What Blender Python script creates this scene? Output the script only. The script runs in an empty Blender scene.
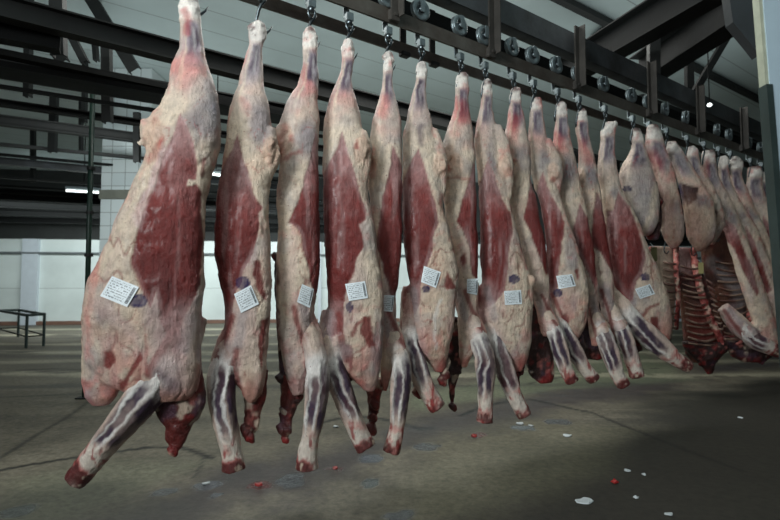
import bpy, bmesh, math, random
import numpy as np
from mathutils import Vector, Matrix, Euler
from mathutils.bvhtree import BVHTree
random.seed(4)
S = bpy.context.scene
COL = S.collection
PI = math.pi
# ------------------------------------------------------------------ camera
F = 500.0; CAMZ = 1.12; PITCH = math.radians(2.86)
cam = bpy.data.cameras.new('camera'); camo = bpy.data.objects.new('camera', cam); COL.objects.link(camo)
camo.location = (0, 0, CAMZ); camo.rotation_euler = (PI/2+PITCH, 0, 0)
cam.sensor_width = 36; cam.lens = F/780*36; cam.clip_start = .05; cam.clip_end = 200
cam.dof.use_dof = True; cam.dof.focus_distance = 3.0; cam.dof.aperture_fstop = 2.2
S.camera = camo
# ------------------------------------------------------------------ world, lights, exposure
S.view_settings.view_transform = 'Standard'; S.view_settings.look = 'None'
S.view_settings.gamma = 1.0; S.view_settings.use_curve_mapping = False
S.view_settings.exposure = 0.0
w = bpy.data.worlds.new('world'); S.world = w; w.use_nodes = True
w.node_tree.nodes['Background'].inputs[0].default_value = (.62, .74, .80, 1)
w.node_tree.nodes['Background'].inputs[1].default_value = 0.12
def area(name, loc, target, sx, sy, power, color, spread=None):
    l = bpy.data.lights.new(name, 'AREA'); l.shape = 'RECTANGLE'; l.size = sx; l.size_y = sy
    l.energy = power; l.color = color
    if spread: l.spread = math.radians(spread)
    o = bpy.data.objects.new(name, l); COL.objects.link(o); o.location = loc
    o.rotation_euler = (Vector(target)-Vector(loc)).to_track_quat('-Z', 'Y').to_euler()
    return o
area('daylight_opening', (-3.4, -2.4, 3.1), (.6, 3.5, 1.8), 1.5, 1.4, 76, (.94, 1.0, 1.0), 95)
area('hall_light', (-5.5, 11.4, 2.7), (-6, 14.4, 1.1), 8.0, .6, 190, (.90, 1.0, 1.0))  # unseen area lights, this and the next, facing the far wall
area('hall_light', (2.5, 11.4, 2.7), (1.5, 14.4, 1.1), 6.0, .6, 140, (.90, 1.0, 1.0))
area('rail_light', (-.6, .9, 3.0), (2.4, 3.8, 1.5), 1.8, .4, 26, (.92, 1.0, .98))  # unseen area light in front of the rail, aimed at the carcasses
area('ceiling_wash', (.5, 4.5, 3.5), (.5, 4.6, 4.4), 9, 7, 82, (.9, 1, 1))  # unseen up-lights, this and the next, added to brighten the ceiling
area('ceiling_wash', (-6, 9, 3.5), (-6, 9.1, 4.4), 7, 8, 8, (.9, 1, 1))
area('hall_light', (-3.3, 5.3, 2.45), (-3.9, 7.6, 1.9), 1.0, .3, 26, (.92, 1, 1))  # unseen light added to brighten the white pillar
area('floor_fill', (.3, 5.0, 4.2), (.5, 4.0, 0), 6, 2, 175, (1, 1, .95))  # unseen light added to brighten the floor under the rail
area('floor_fill', (-4, 10.5, 2.6), (-4, 11.5, 0), 9, 1, 60, (.98, 1, .95))  # second added light, for the far floor
# ------------------------------------------------------------------ helpers
cp, sp = math.cos(PITCH), math.sin(PITCH)
CAMP = Vector((0, 0, CAMZ))
def ray(px, py):
    a = (px-390)/F; b = (260-py)/F
    return Vector((a, cp-b*sp, sp+b*cp))
def at(px, py, Y):
    d = ray(px, py); return CAMP+d*(Y/d.y)
def hz(px, py, z):
    d = ray(px, py); return CAMP+d*((z-CAMZ)/d.z)
def proj(V):                                   # world points (n,3) -> picture coordinates
    x = V[:, 0]; y = V[:, 1]; z = V[:, 2]-CAMZ
    dz = y*cp+z*sp; up = z*cp-y*sp
    return 390+F*x/dz, 260-F*up/dz
RD = Vector((.818, .576, 0)).normalized(); RP = Vector((-RD.y, RD.x, 0))
P0 = at(309, 33, 2.64); TOPZ = P0.z
def rail_pt(px, off=0.0):                      # the point of the rail line (seen from above) under picture column px
    u = (px-390)/F*1.0
    A = P0+RP*off
    t = (u*A.y-A.x)/(RD.x-u*RD.y)
    return A+RD*t
def railY(px): return rail_pt(px).y

def hsh(ix, iy, iz, seed):
    h = (ix*374761393+iy*668265263+iz*1274126177+seed*974634777) & 0xffffffff
    h = ((h ^ (h >> 13))*1274126177) & 0xffffffff
    return ((h ^ (h >> 16)) & 0xffff)/65535.0
def vnoise(P, seed=0):
    Q = np.floor(P).astype(np.int64); f = P-Q; f = f*f*(3-2*f); r = 0
    for i in (0, 1):
        for j in (0, 1):
            for k in (0, 1):
                wt = (f[:, 0] if i else 1-f[:, 0])*(f[:, 1] if j else 1-f[:, 1])*(f[:, 2] if k else 1-f[:, 2])
                r = r+wt*hsh(Q[:, 0]+i, Q[:, 1]+j, Q[:, 2]+k, seed)
    return r*2-1
def fbm(P, seed=0, o=3):
    r = 0; a = 1; t = 0
    for i in range(o):
        r = r+a*vnoise(P*(2.03**i), seed+i*17); t += a; a *= .55
    return r/t
def lin(c):
    return np.array([((v/255)/12.92 if v/255 <= .04045 else ((v/255+.055)/1.055)**2.4) for v in c])
def sm(a, b, x):
    t = np.clip((x-a)/(b-a), 0, 1); return t*t*(3-2*t)
def segd(X, Y, a, b):
    dx, dy = b[0]-a[0], b[1]-a[1]; L = dx*dx+dy*dy+1e-9
    t = np.clip(((X-a[0])*dx+(Y-a[1])*dy)/L, 0, 1)
    return np.hypot(X-a[0]-t*dx, Y-a[1]-t*dy), t
def polysd(X, Y, poly):                        # negative inside
    d = np.full(X.shape, 1e9); ins = np.zeros(X.shape, bool); n = len(poly)
    for i in range(n):
        a = poly[i]; b = poly[(i+1) % n]
        dd, _ = segd(X, Y, a, b); d = np.minimum(d, dd)
        c = ((a[1] > Y) != (b[1] > Y)) & (X < (b[0]-a[0])*(Y-a[1])/((b[1]-a[1])+1e-12)+a[0])
        ins ^= c
    return np.where(ins, -d, d)
def strokesd(X, Y, pts):
    d = np.full(X.shape, 1e9)
    for a, b in zip(pts[:-1], pts[1:]):
        dd, _ = segd(X, Y, a, b); d = np.minimum(d, dd)
    return d

def link(name, me, parent=None):
    o = bpy.data.objects.new(name, me); COL.objects.link(o)
    if parent:
        o.parent = parent
        o.matrix_parent_inverse = Matrix.Translation(-parent.location) if parent.rotation_euler.z == 0 else parent.matrix_basis.inverted()
        o.matrix_parent_inverse = Matrix.Identity(4)
        for v in me.vertices: v.co = v.co-parent.location if parent.parent is None else v.co
    return o
def tag(o, label=None, cat=None, group=None, kind=None):
    if label: o['label'] = label
    if cat: o['category'] = cat
    if group: o['group'] = group
    if kind: o['kind'] = kind
    return o
def empty(name, loc, label, cat, group=None):
    o = bpy.data.objects.new(name, None); COL.objects.link(o); o.location = loc; o.empty_display_size = .05
    return tag(o, label, cat, group)

class MB:
    def __init__(s): s.bm = bmesh.new()
    def box(s, c, size, rot=None, bev=0.0):
        g = bmesh.ops.create_cube(s.bm, size=1.0)
        M = Matrix.Translation(Vector(c)) @ (rot.to_4x4() if rot else Matrix.Identity(4)) @ Matrix.Diagonal((*size, 1))
        bmesh.ops.transform(s.bm, matrix=M, verts=g['verts'])
        if bev:
            es = list({e for v in g['verts'] for e in v.link_edges})
            bmesh.ops.bevel(s.bm, geom=es, offset=bev, segments=2, affect='EDGES')
        return s
    def bar(s, a, b, w_, h_, up=Vector((0, 0, 1)), bev=0):
        a = Vector(a); b = Vector(b); d = (b-a); L = d.length; d.normalize()
        x = d.cross(up).normalized(); u = x.cross(d).normalized()
        R = Matrix((d, x, u)).transposed()
        return s.box((a+b)/2, (L, w_, h_), R, bev)
    def ibeam(s, a, b, w_, h_, t=.014):        # rolled steel section: two flanges and a web; a,b on the bottom face
        a = Vector(a); b = Vector(b); z = Vector((0, 0, 1))
        s.bar(a+z*t/2, b+z*t/2, w_, t); s.bar(a+z*(h_-t/2), b+z*(h_-t/2), w_, t)
        s.bar(a+z*h_/2, b+z*h_/2, t, h_-2*t); return s
    def tube(s, pts, r, n=8, cap=True):
        pts = [Vector(p) for p in pts]; rs = r if isinstance(r, (list, tuple)) else [r]*len(pts)
        rings = []; prev = None
        for i, p in enumerate(pts):
            d = (pts[min(i+1, len(pts)-1)]-pts[max(i-1, 0)]).normalized()
            if prev is None:
                ref = Vector((0, 0, 1)) if abs(d.z) < .9 else Vector((1, 0, 0)); x = d.cross(ref).normalized()
            else: x = (prev-d*prev.dot(d)).normalized()
            prev = x; y = d.cross(x)
            rings.append([s.bm.verts.new(p+(x*math.cos(2*PI*k/n)+y*math.sin(2*PI*k/n))*rs[i]) for k in range(n)])
        for A, B in zip(rings[:-1], rings[1:]):
            for k in range(n): s.bm.faces.new((A[k], A[(k+1) % n], B[(k+1) % n], B[k]))
        if cap: s.bm.faces.new(rings[0][::-1]); s.bm.faces.new(rings[-1])
        return s
    def lathe(s, prof, c, axis, n=28):         # prof: (radius, along)
        c = Vector(c); a = Vector(axis).normalized(); x = a.orthogonal().normalized(); y = a.cross(x)
        R = [[s.bm.verts.new(c+a*h+(x*math.cos(2*PI*k/n)+y*math.sin(2*PI*k/n))*max(r, 1e-4)) for k in range(n)] for r, h in prof]
        m = len(R)
        for i in range(m):
            A = R[i]; B = R[(i+1) % m]
            for k in range(n): s.bm.faces.new((A[k], A[(k+1) % n], B[(k+1) % n], B[k]))
        return s
    def build(s, name, mat, parent=None, smooth=False):
        bmesh.ops.recalc_face_normals(s.bm, faces=s.bm.faces)
        me = bpy.data.meshes.new(name); s.bm.to_mesh(me); s.bm.free(); me.materials.append(mat)
        if smooth:
            for p in me.polygons: p.use_smooth = True
        return link(name, me, parent)
# ------------------------------------------------------------------ materials
def nt(name):
    m = bpy.data.materials.new(name); m.use_nodes = True; n = m.node_tree
    return m, n, n.nodes['Principled BSDF']
def simple(name, rgb, rough=.5, metal=0, var=.25, scale=6, bump=.2, spec=.5, rgb2=None, stretch=(1, 1, 1), bscale=None):
    m, n, b = nt(name)
    tc = n.nodes.new('ShaderNodeTexCoord'); mp = n.nodes.new('ShaderNodeMapping'); mp.inputs['Scale'].default_value = stretch
    n.links.new(tc.outputs['Object'], mp.inputs[0])
    no = n.nodes.new('ShaderNodeTexNoise'); no.inputs['Scale'].default_value = scale; no.inputs['Detail'].default_value = 6
    no.inputs['Roughness'].default_value = .65; n.links.new(mp.outputs[0], no.inputs['Vector'])
    r = n.nodes.new('ShaderNodeValToRGB'); c = lin(rgb); c2 = lin(rgb2) if rgb2 else c*(1-var)
    r.color_ramp.elements[0].position = .35; r.color_ramp.elements[1].position = .65
    r.color_ramp.elements[0].color = (*c2, 1); r.color_ramp.elements[1].color = (*c, 1)
    n.links.new(no.outputs[0], r.inputs[0]); n.links.new(r.outputs[0], b.inputs['Base Color'])
    b.inputs['Roughness'].default_value = rough; b.inputs['Metallic'].default_value = metal
    b.inputs['Specular IOR Level'].default_value = spec
    if bump:
        bn = n.nodes.new('ShaderNodeTexNoise'); bn.inputs['Scale'].default_value = bscale or scale*5; n.links.new(mp.outputs[0], bn.inputs['Vector'])
        bp = n.nodes.new('ShaderNodeBump'); bp.inputs['Strength'].default_value = bump; bp.inputs['Distance'].default_value = .01
        n.links.new(bn.outputs[0], bp.inputs['Height']); n.links.new(bp.outputs[0], b.inputs['Normal'])
    return m
M_steel_dark = simple('dark_painted_steel', (27, 29, 28), .6, .1, .5, 3, .3, rgb2=(17, 18, 18))
M_steel_black = simple('black_steel', (14, 16, 16), .7, 0, .4, 3, .3, .2)
M_rail = simple('worn_rail_steel', (98, 94, 88), .5, .4, .3, 5, .3, rgb2=(76, 68, 62))
M_channel = simple('grey_channel_steel', (84, 88, 92), .45, .4, .4, 3, .2, rgb2=(58, 58, 58))
M_bracket = simple('brown_bracket_steel', (70, 66, 62), .6, .2, .4, 6, .3)
M_zinc = simple('galvanised_steel', (140, 152, 156), .38, .75, .3, 30, .1)
M_hook = simple('hook_steel', (96, 104, 108), .3, .9, .5, 40, .1)
M_green = simple('green_paint', (22, 50, 40), .45, 0, .3, 10, .1)
M_white_scrap = simple('wet_paper', (205, 212, 215), .5, 0, .12, 20, .3)
M_dark_mat = simple('dark_cladding', (44, 47, 46), .7, 0, .4, 2, .1)
M_post = simple('white_post_paint', (176, 196, 208), .45, 0, .1, 3, .1)
M_post_edge = simple('pale_worn_edge', (176, 180, 160), .55, 0, .25, 12, .2)
M_frame = simple('grey_green_frame', (62, 76, 74), .4, .3, .35, 6, .1)

def flesh_mat():
    m, n, b = nt('raw_beef')
    a = n.nodes.new('ShaderNodeAttribute'); a.attribute_name = 'tint'
    tc = n.nodes.new('ShaderNodeTexCoord')
    mp = n.nodes.new('ShaderNodeMapping'); mp.inputs['Scale'].default_value = (1, 1, .26); n.links.new(tc.outputs['Object'], mp.inputs[0])
    n1 = n.nodes.new('ShaderNodeTexNoise'); n1.inputs['Scale'].default_value = 55; n1.inputs['Detail'].default_value = 5; n1.inputs['Roughness'].default_value = .7
    n.links.new(mp.outputs[0], n1.inputs['Vector'])
    n2 = n.nodes.new('ShaderNodeTexNoise'); n2.inputs['Scale'].default_value = 26; n2.inputs['Detail'].default_value = 7; n2.inputs['Roughness'].default_value = .72
    n.links.new(tc.outputs['Object'], n2.inputs['Vector'])
    r1 = n.nodes.new('ShaderNodeMapRange'); r1.inputs[1].default_value = .3; r1.inputs[2].default_value = .7; r1.inputs[3].default_value = .84; r1.inputs[4].default_value = 1.14
    n.links.new(n1.outputs[0], r1.inputs[0])
    r2 = n.nodes.new('ShaderNodeMapRange'); r2.inputs[1].default_value = .35; r2.inputs[2].default_value = .65; r2.inputs[3].default_value = .82; r2.inputs[4].default_value = 1.12
    n.links.new(n2.outputs[0], r2.inputs[0])
    mu = n.nodes.new('ShaderNodeMath'); mu.operation = 'MULTIPLY'; n.links.new(r1.outputs[0], mu.inputs[0]); n.links.new(r2.outputs[0], mu.inputs[1])
    vm = n.nodes.new('ShaderNodeVectorMath'); vm.operation = 'SCALE'; n.links.new(a.outputs['Color'], vm.inputs[0]); n.links.new(mu.outputs[0], vm.inputs['Scale'])
    # small blood flecks
    n3 = n.nodes.new('ShaderNodeTexNoise'); n3.inputs['Scale'].default_value = 90; n3.inputs['Detail'].default_value = 3; n.links.new(tc.outputs['Object'], n3.inputs['Vector'])
    r3 = n.nodes.new('ShaderNodeMapRange'); r3.inputs[1].default_value = .66; r3.inputs[2].default_value = .74; r3.inputs[4].default_value = .75
    n.links.new(n3.outputs[0], r3.inputs[0])
    mx = n.nodes.new('ShaderNodeMix'); mx.data_type = 'RGBA'; n.links.new(r3.outputs[0], mx.inputs[0]); n.links.new(vm.outputs[0], mx.inputs[6])
    mx.inputs[7].default_value = (.16, .035, .03, 1)
    n.links.new(mx.outputs[2], b.inputs['Base Color'])
    b.inputs['Roughness'].default_value = .44; b.inputs['Specular IOR Level'].default_value = .45
    b.inputs['Coat Weight'].default_value = .12; b.inputs['Coat Roughness'].default_value = .25
    ad = n.nodes.new('ShaderNodeMath'); ad.operation = 'ADD'; n.links.new(n1.outputs[0], ad.inputs[0]); n.links.new(n2.outputs[0], ad.inputs[1])
    bp = n.nodes.new('ShaderNodeBump'); bp.inputs['Strength'].default_value = .8; bp.inputs['Distance'].default_value = .016
    n.links.new(ad.outputs[0], bp.inputs['Height']); n.links.new(bp.outputs[0], b.inputs['Normal'])
    return m
M_flesh = flesh_mat()

def label_mat():
    m, n, b = nt('printed_paper')
    uv = n.nodes.new('ShaderNodeUVMap'); uv.uv_map = 'UVMap'
    sep = n.nodes.new('ShaderNodeSeparateXYZ'); n.links.new(uv.outputs[0], sep.inputs[0])
    def math_(op, a, bb=None, c=None):
        x = n.nodes.new('ShaderNodeMath'); x.operation = op
        for i, v in enumerate((a, bb, c)):
            if v is None: continue
            if isinstance(v, (int, float)): x.inputs[i].default_value = v
            else: n.links.new(v, x.inputs[i])
        return x.outputs[0]
    U, V = sep.outputs[0], sep.outputs[1]
    # rows of small print
    row = math_('LESS_THAN', math_('FRACT', math_('MULTIPLY', V, 9)), .55)
    no = n.nodes.new('ShaderNodeTexNoise'); no.inputs['Scale'].default_value = 1; no.inputs['Detail'].default_value = 0
    mp = n.nodes.new('ShaderNodeMapping'); mp.inputs['Scale'].default_value = (34, 9, 1); n.links.new(uv.outputs[0], mp.inputs[0]); n.links.new(mp.outputs[0], no.inputs['Vector'])
    txt = math_('MULTIPLY', row, math_('GREATER_THAN', no.outputs[0], .5))
    inside = math_('MULTIPLY', math_('MULTIPLY', math_('GREATER_THAN', U, .06), math_('LESS_THAN', U, .80)), math_('MULTIPLY', math_('GREATER_THAN', V, .08), math_('LESS_THAN', V, .92)))
    txt = math_('MULTIPLY', txt, inside)
    # bar code down one side
    code = math_('MULTIPLY', math_('GREATER_THAN', U, .84), math_('LESS_THAN', U, .95))
    nb = n.nodes.new('ShaderNodeTexNoise'); nb.inputs['Scale'].default_value = 1; mp2 = n.nodes.new('ShaderNodeMapping'); mp2.inputs['Scale'].default_value = (.01, 50, 1)
    n.links.new(uv.outputs[0], mp2.inputs[0]); n.links.new(mp2.outputs[0], nb.inputs['Vector'])
    code = math_('MULTIPLY', math_('MULTIPLY', code, math_('GREATER_THAN', nb.outputs[0], .42)), math_('MULTIPLY', math_('GREATER_THAN', V, .1), math_('LESS_THAN', V, .9)))
    ink = math_('MAXIMUM', math_('MULTIPLY', txt, .75), math_('MULTIPLY', code, .9))
    mx = n.nodes.new('ShaderNodeMix'); mx.data_type = 'RGBA'; n.links.new(ink, mx.inputs[0])
    mx.inputs[6].default_value = (.74, .80, .84, 1); mx.inputs[7].default_value = (.05, .06, .07, 1)
    n.links.new(mx.outputs[2], b.inputs['Base Color']); b.inputs['Roughness'].default_value = .4
    return m
M_label = label_mat()

# ------------------------------------------------------------------ the setting
def floor_build():
    ys = np.concatenate([-3+np.linspace(0, 1, 12)*3.6, .62+np.cumsum(np.geomspace(.012, .16, 260))])
    ys = ys[ys < 17.5]
    xs = np.concatenate([np.linspace(-14, -3.4, 40), np.linspace(-3.3, 5.2, 420), np.linspace(5.3, 16, 40)])
    X, Y = np.meshgrid(xs, ys); nx, ny = len(xs), len(ys)
    V = np.stack([X.ravel(), Y.ravel(), np.zeros(X.size)], 1)
    P = V.copy()
    n1 = fbm(P*1.1, 3, 4); n2 = fbm(P*np.array([1.2, 4, 1]), 9, 4); n3 = fbm(P*7, 21, 3)
    c = lin((100, 95, 82))[None]*(1+.42*n1+.35*n2+.25*n3)[:, None]
    c = c*(1-.0*n3)[:, None]
    wet = np.full(len(V), .62)
    XX, YY = P[:, 0]+.05*n3, P[:, 1]+.10*n2
    def w2(px, py):
        q = hz(px, py, 0); return (q.x, q.y)
    # the wet, blood-darkened run under the rail
    run = [w2(60, 560), w2(200, 497), w2(330, 462), w2(450, 425), w2(560, 400), w2(700, 372), w2(860, 350)]
    d = strokesd(XX, YY, run); m = sm(.42, .05, d+.22*n1+.16*n3)*.85
    c = c*(1-m[:, None])+lin((70, 62, 62))[None]*m[:, None]*(1+.25*n3[:, None]); wet = wet*(1-m)+(.36+.2*n2)*m
    # greener washed concrete between the cracks
    for pl, k in (([w2(400, 400), w2(520, 372), w2(640, 352), w2(700, 380), w2(560, 388), w2(420, 408)], .5),
                  ([w2(90, 462), w2(200, 462), w2(120, 500), w2(0, 540), w2(0, 480)], .25)):
        m = sm(.12, -.12, polysd(XX, YY, pl)+.1*n1)*k
        c = c*(1-m[:, None])+lin((118, 128, 102))[None]*m[:, None]
    # pale worn bands near the far wall
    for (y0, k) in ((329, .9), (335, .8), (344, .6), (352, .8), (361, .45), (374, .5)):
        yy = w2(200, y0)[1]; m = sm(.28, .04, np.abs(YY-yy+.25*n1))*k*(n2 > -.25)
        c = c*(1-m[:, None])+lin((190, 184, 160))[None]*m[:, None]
    for (y0, k) in ((338, .5), (356, .5), (386, .75), (420, .3)):
        yy = w2(100, y0)[1]; m = sm(.16, .03, np.abs(YY-yy+.22*n1))*k*sm(6, -1, P[:, 0])
        c = c*(1-m[:, None])+lin((58, 56, 52))[None]*m[:, None]
    # shade painted into the floor colour, right hand side and near left
    pl = [w2(440, 560), w2(600, 430), w2(700, 395), w2(900, 360), w2(1100, 600)]
    m = sm(.35, -.3, polysd(XX, YY, pl)+.35*n1+.2*n2)*.9
    c = c*(1-m[:, None])+lin((40, 38, 32))[None]*m[:, None]
    pl = [w2(-60, 500), w2(110, 475), w2(250, 530), w2(250, 640), w2(-200, 640)]
    m = sm(.25, -.2, polysd(XX, YY, pl)+.15*n1)*.65
    c = c*(1-m[:, None])+lin((50, 52, 46))[None]*m[:, None]
    pl = [w2(420, 440), w2(520, 418), w2(640, 428), w2(600, 470), w2(470, 520), w2(400, 520)]  # paler patch between the two shaded areas
    m = sm(.2, -.2, polysd(XX, YY, pl)+.15*n1)*.35
    c = c*(1-m[:, None])+lin((120, 116, 92))[None]*m[:, None]
    # cracks and slab joints
    X2, Y2 = P[:, 0]+.012*n3, P[:, 1]+.03*fbm(P*5, 55, 3)
    def crack(pts, r, k=.9, col=(24, 23, 20)):
        d = strokesd(X2, Y2, [w2(*p) for p in pts]); m = sm(r*3.2, r*1.0, d)*min(1, k*1.1)*sm(-1.1, -.35, n3+n2)
        nonlocal c
        c = c*(1-m[:, None])+lin(col)[None]*m[:, None]
    crack([(-60, 476), (0, 470), (40, 463), (90, 455), (150, 448), (182, 447), (198, 452), (212, 458)], .011)
    crack([(100, 392), (70, 415), (20, 445), (-20, 470)], .008, .7)
    crack([(198, 470), (194, 478), (205, 455)], .005, .6)
    crack([(310, 425), (340, 418), (365, 416), (390, 420), (420, 428), (432, 428)], .011)
    crack([(460, 415), (480, 408), (500, 402), (530, 399), (560, 406), (590, 412)], .011)
    crack([(530, 383), (560, 377), (600, 372), (660, 368)], .010, .7)
    crack([(590, 412), (640, 432), (680, 448), (740, 470)], .008, .8)
    crack([(0, 372), (50, 368), (90, 371)], .03, .6)
    crack([(205, 352), (260, 349), (330, 350), (420, 346)], .022, .6)
    crack([(-20, 398), (50, 395), (90, 393)], .016, .6)
    crack([(200, 372), (230, 374), (280, 370), (420, 372)], .016, .6)
    # puddles
    for (px, py, rx, ry, col) in ((206, 485, 14, 3.4, (96, 100, 110)), (217, 495, 9, 2.5, (90, 96, 104)), (258, 486, 12, 3, (110, 48, 48)), (290, 482, 15, 6, (80, 84, 90)),
                                  (335, 470, 9, 3.2, (96, 60, 62)), (372, 458, 14, 3.5, (94, 100, 112)), (370, 485, 9, 4, (92, 100, 104)), (396, 514, 16, 5, (86, 92, 100)),
                                  (478, 436, 8, 3, (110, 48, 48)), (430, 447, 18, 3.6, (78, 80, 90)), (522, 427, 12, 2.6, (110, 120, 130)), (556, 421, 14, 3, (88, 88, 96)),
                                  (20, 510, 20, 6, (70, 74, 76)), (168, 492, 16, 5, (76, 78, 84))):
        q = w2(px, py); qx = w2(px+rx, py)[0]-q[0]; qy = abs(w2(px, py-ry)[1]-q[1])
        dd = np.hypot((XX-q[0])/qx, (YY-q[1])/qy)+.35*n3
        m = sm(1.1, .8, dd); c = c*(1-m[:, None]*.6)+lin(col)[None]*m[:, None]*.6; wet = wet*(1-m)+.06*m
    c = np.clip(c, .004, 1)
    idx = np.arange(nx*ny).reshape(ny, nx)
    Fq = np.stack([idx[:-1, :-1], idx[:-1, 1:], idx[1:, 1:], idx[1:, :-1]], -1).reshape(-1, 4)
    V[:, 2] = np.minimum(0, .003*n1-.002)
    me = bpy.data.meshes.new('floor'); me.from_pydata(V.tolist(), [], Fq.tolist()); me.update()
    at_ = me.attributes.new('tint', 'FLOAT_COLOR', 'POINT'); at_.data.foreach_set('color', np.concatenate([c, np.ones((len(c), 1))], 1).ravel())
    a2 = me.attributes.new('wet', 'FLOAT', 'POINT'); a2.data.foreach_set('value', wet)
    m, n, b = nt('wet_concrete')
    a = n.nodes.new('ShaderNodeAttribute'); a.attribute_name = 'tint'
    a3 = n.nodes.new('ShaderNodeAttribute'); a3.attribute_name = 'wet'
    tc = n.nodes.new('ShaderNodeTexCoord')
    no = n.nodes.new('ShaderNodeTexNoise'); no.inputs['Scale'].default_value = 22; no.inputs['Detail'].default_value = 9; no.inputs['Roughness'].default_value = .75
    n.links.new(tc.outputs['Object'], no.inputs['Vector'])
    r = n.nodes.new('ShaderNodeMapRange'); r.inputs[1].default_value = .3; r.inputs[2].default_value = .7; r.inputs[3].default_value = .5; r.inputs[4].default_value = 1.5
    n.links.new(no.outputs[0], r.inputs[0])
    vm = n.nodes.new('ShaderNodeVectorMath'); vm.operation = 'SCALE'; n.links.new(a.outputs['Color'], vm.inputs[0]); n.links.new(r.outputs[0], vm.inputs['Scale'])
    n.links.new(vm.outputs[0], b.inputs['Base Color']); n.links.new(a3.outputs['Fac'], b.inputs['Roughness'])
    bp = n.nodes.new('ShaderNodeBump'); bp.inputs['Strength'].default_value = .35; bp.inputs['Distance'].default_value = .01
    n.links.new(no.outputs[0], bp.inputs['Height']); n.links.new(bp.outputs[0], b.inputs['Normal'])
    me.materials.append(m); o = link('floor', me); tag(o, kind='structure')
floor_build()

def struct(mb, name, mat, **k): return tag(mb.build(name, mat, **k), kind='structure')
# far wall: white panels below, dark cladding above
wa = hz(-250, 327.5, 0); wb = hz(900, 316.5, 0)
wd = (wb-wa).normalized(); wn = Vector((wd.y, -wd.x, 0))
def panel_mat(name, rgb, seams, rough, axis_vec, per):
    m, n, b = nt(name)
    tc = n.nodes.new('ShaderNodeTexCoord')
    dot = n.nodes.new('ShaderNodeVectorMath'); dot.operation = 'DOT_PRODUCT'; dot.inputs[1].default_value = axis_vec
    n.links.new(tc.outputs['Object'], dot.inputs[0])
    mu = n.nodes.new('ShaderNodeMath'); mu.operation = 'MULTIPLY'; mu.inputs[1].default_value = 1/per; n.links.new(dot.outputs['Value'], mu.inputs[0])
    fr = n.nodes.new('ShaderNodeMath'); fr.operation = 'FRACT'; n.links.new(mu.outputs[0], fr.inputs[0])
    lt = n.nodes.new('ShaderNodeMath'); lt.operation = 'LESS_THAN'; lt.inputs[1].default_value = seams; n.links.new(fr.outputs[0], lt.inputs[0])
    no = n.nodes.new('ShaderNodeTexNoise'); no.inputs['Scale'].default_value = 1.3; no.inputs['Detail'].default_value = 6; n.links.new(tc.outputs['Object'], no.inputs['Vector'])
    rr = n.nodes.new('ShaderNodeValToRGB'); c = lin(rgb); rr.color_ramp.elements[0].position = .3; rr.color_ramp.elements[1].position = .6
    rr.color_ramp.elements[0].color = (*(c*.85), 1); rr.color_ramp.elements[1].color = (*c, 1); n.links.new(no.outputs[0], rr.inputs[0])
    mx = n.nodes.new('ShaderNodeMix'); mx.data_type = 'RGBA'; n.links.new(lt.outputs[0], mx.inputs[0]); n.links.new(rr.outputs[0], mx.inputs[6]); mx.inputs[7].default_value = (*(c*.45), 1)
    n.links.new(mx.outputs[2], b.inputs['Base Color']); b.inputs['Roughness'].default_value = rough
    return m
M_wall = panel_mat('white_wall_panel', (222, 232, 230), .012, .35, (0, 0, 1), 1.02)
M_ceil = panel_mat('white_ceiling_panel', (184, 198, 198), .03, .3, (-RD.y, RD.x, 0), .5)
WH = 2.42
M_wall_top = M_dark_mat
b_ = MB(); n_ = -wn if wn.y < 0 else wn
b_.bar(wa+n_*.1+Vector((0, 0, WH/2)), wb+n_*.1+Vector((0, 0, WH/2)), .2, WH); struct(b_, 'wall_back', M_wall)
b_ = MB(); b_.bar(wa+n_*.1+Vector((0, 0, (WH+4.5)/2)), wb+n_*.1+Vector((0, 0, (WH+4.5)/2)), .2, 4.5-WH); struct(b_, 'wall_back_upper', M_dark_mat)
b_ = MB(); b_.bar(wa-n_*.05+Vector((0, 0, .05)), wb-n_*.05+Vector((0, 0, .05)), .1, .10); struct(b_, 'baseboard_back', simple('red_brown_kerb', (128, 96, 82), .6))
CZ = 4.4
b_ = MB(); b_.box((1, 7.5, CZ+.05), (31, 20, .1)); struct(b_, 'ceiling', M_ceil)
b_ = MB(); b_.box((-13.9, 7, 2.2), (.2, 21, 4.4)); struct(b_, 'wall_left', M_dark_mat)
b_ = MB(); b_.box((15.9, 7, 2.2), (.2, 21, 4.4)); struct(b_, 'wall_right', M_dark_mat)
# pilasters and ledge pipe on the far wall
def wall_pt(px, z=0, off=0):
    d = ray(px, 320); d = Vector((d.x, d.y, 0)); q = Vector((0, 0, 0))
    t = (wa-q).dot(n_)/d.dot(n_); return d*t-n_*off+Vector((0, 0, z))
for i, (x0, x1) in enumerate(((22, 38), (308, 313), (318, 321), (540, 556))):
    a = wall_pt(x0, WH/2, .06); b2 = wall_pt(x1, WH/2, .06)
    struct(MB().bar(a, b2, .12, WH), 'trim_%d' % (i+1), simple('pilaster_white', (205, 214, 222), .4, var=.08))
struct(MB().tube([wall_pt(-120, 2.02, .10), wall_pt(700, 2.02, .10)], .035), 'trim_5', simple('grey_pipe', (128, 136, 138), .4, .3))

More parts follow.
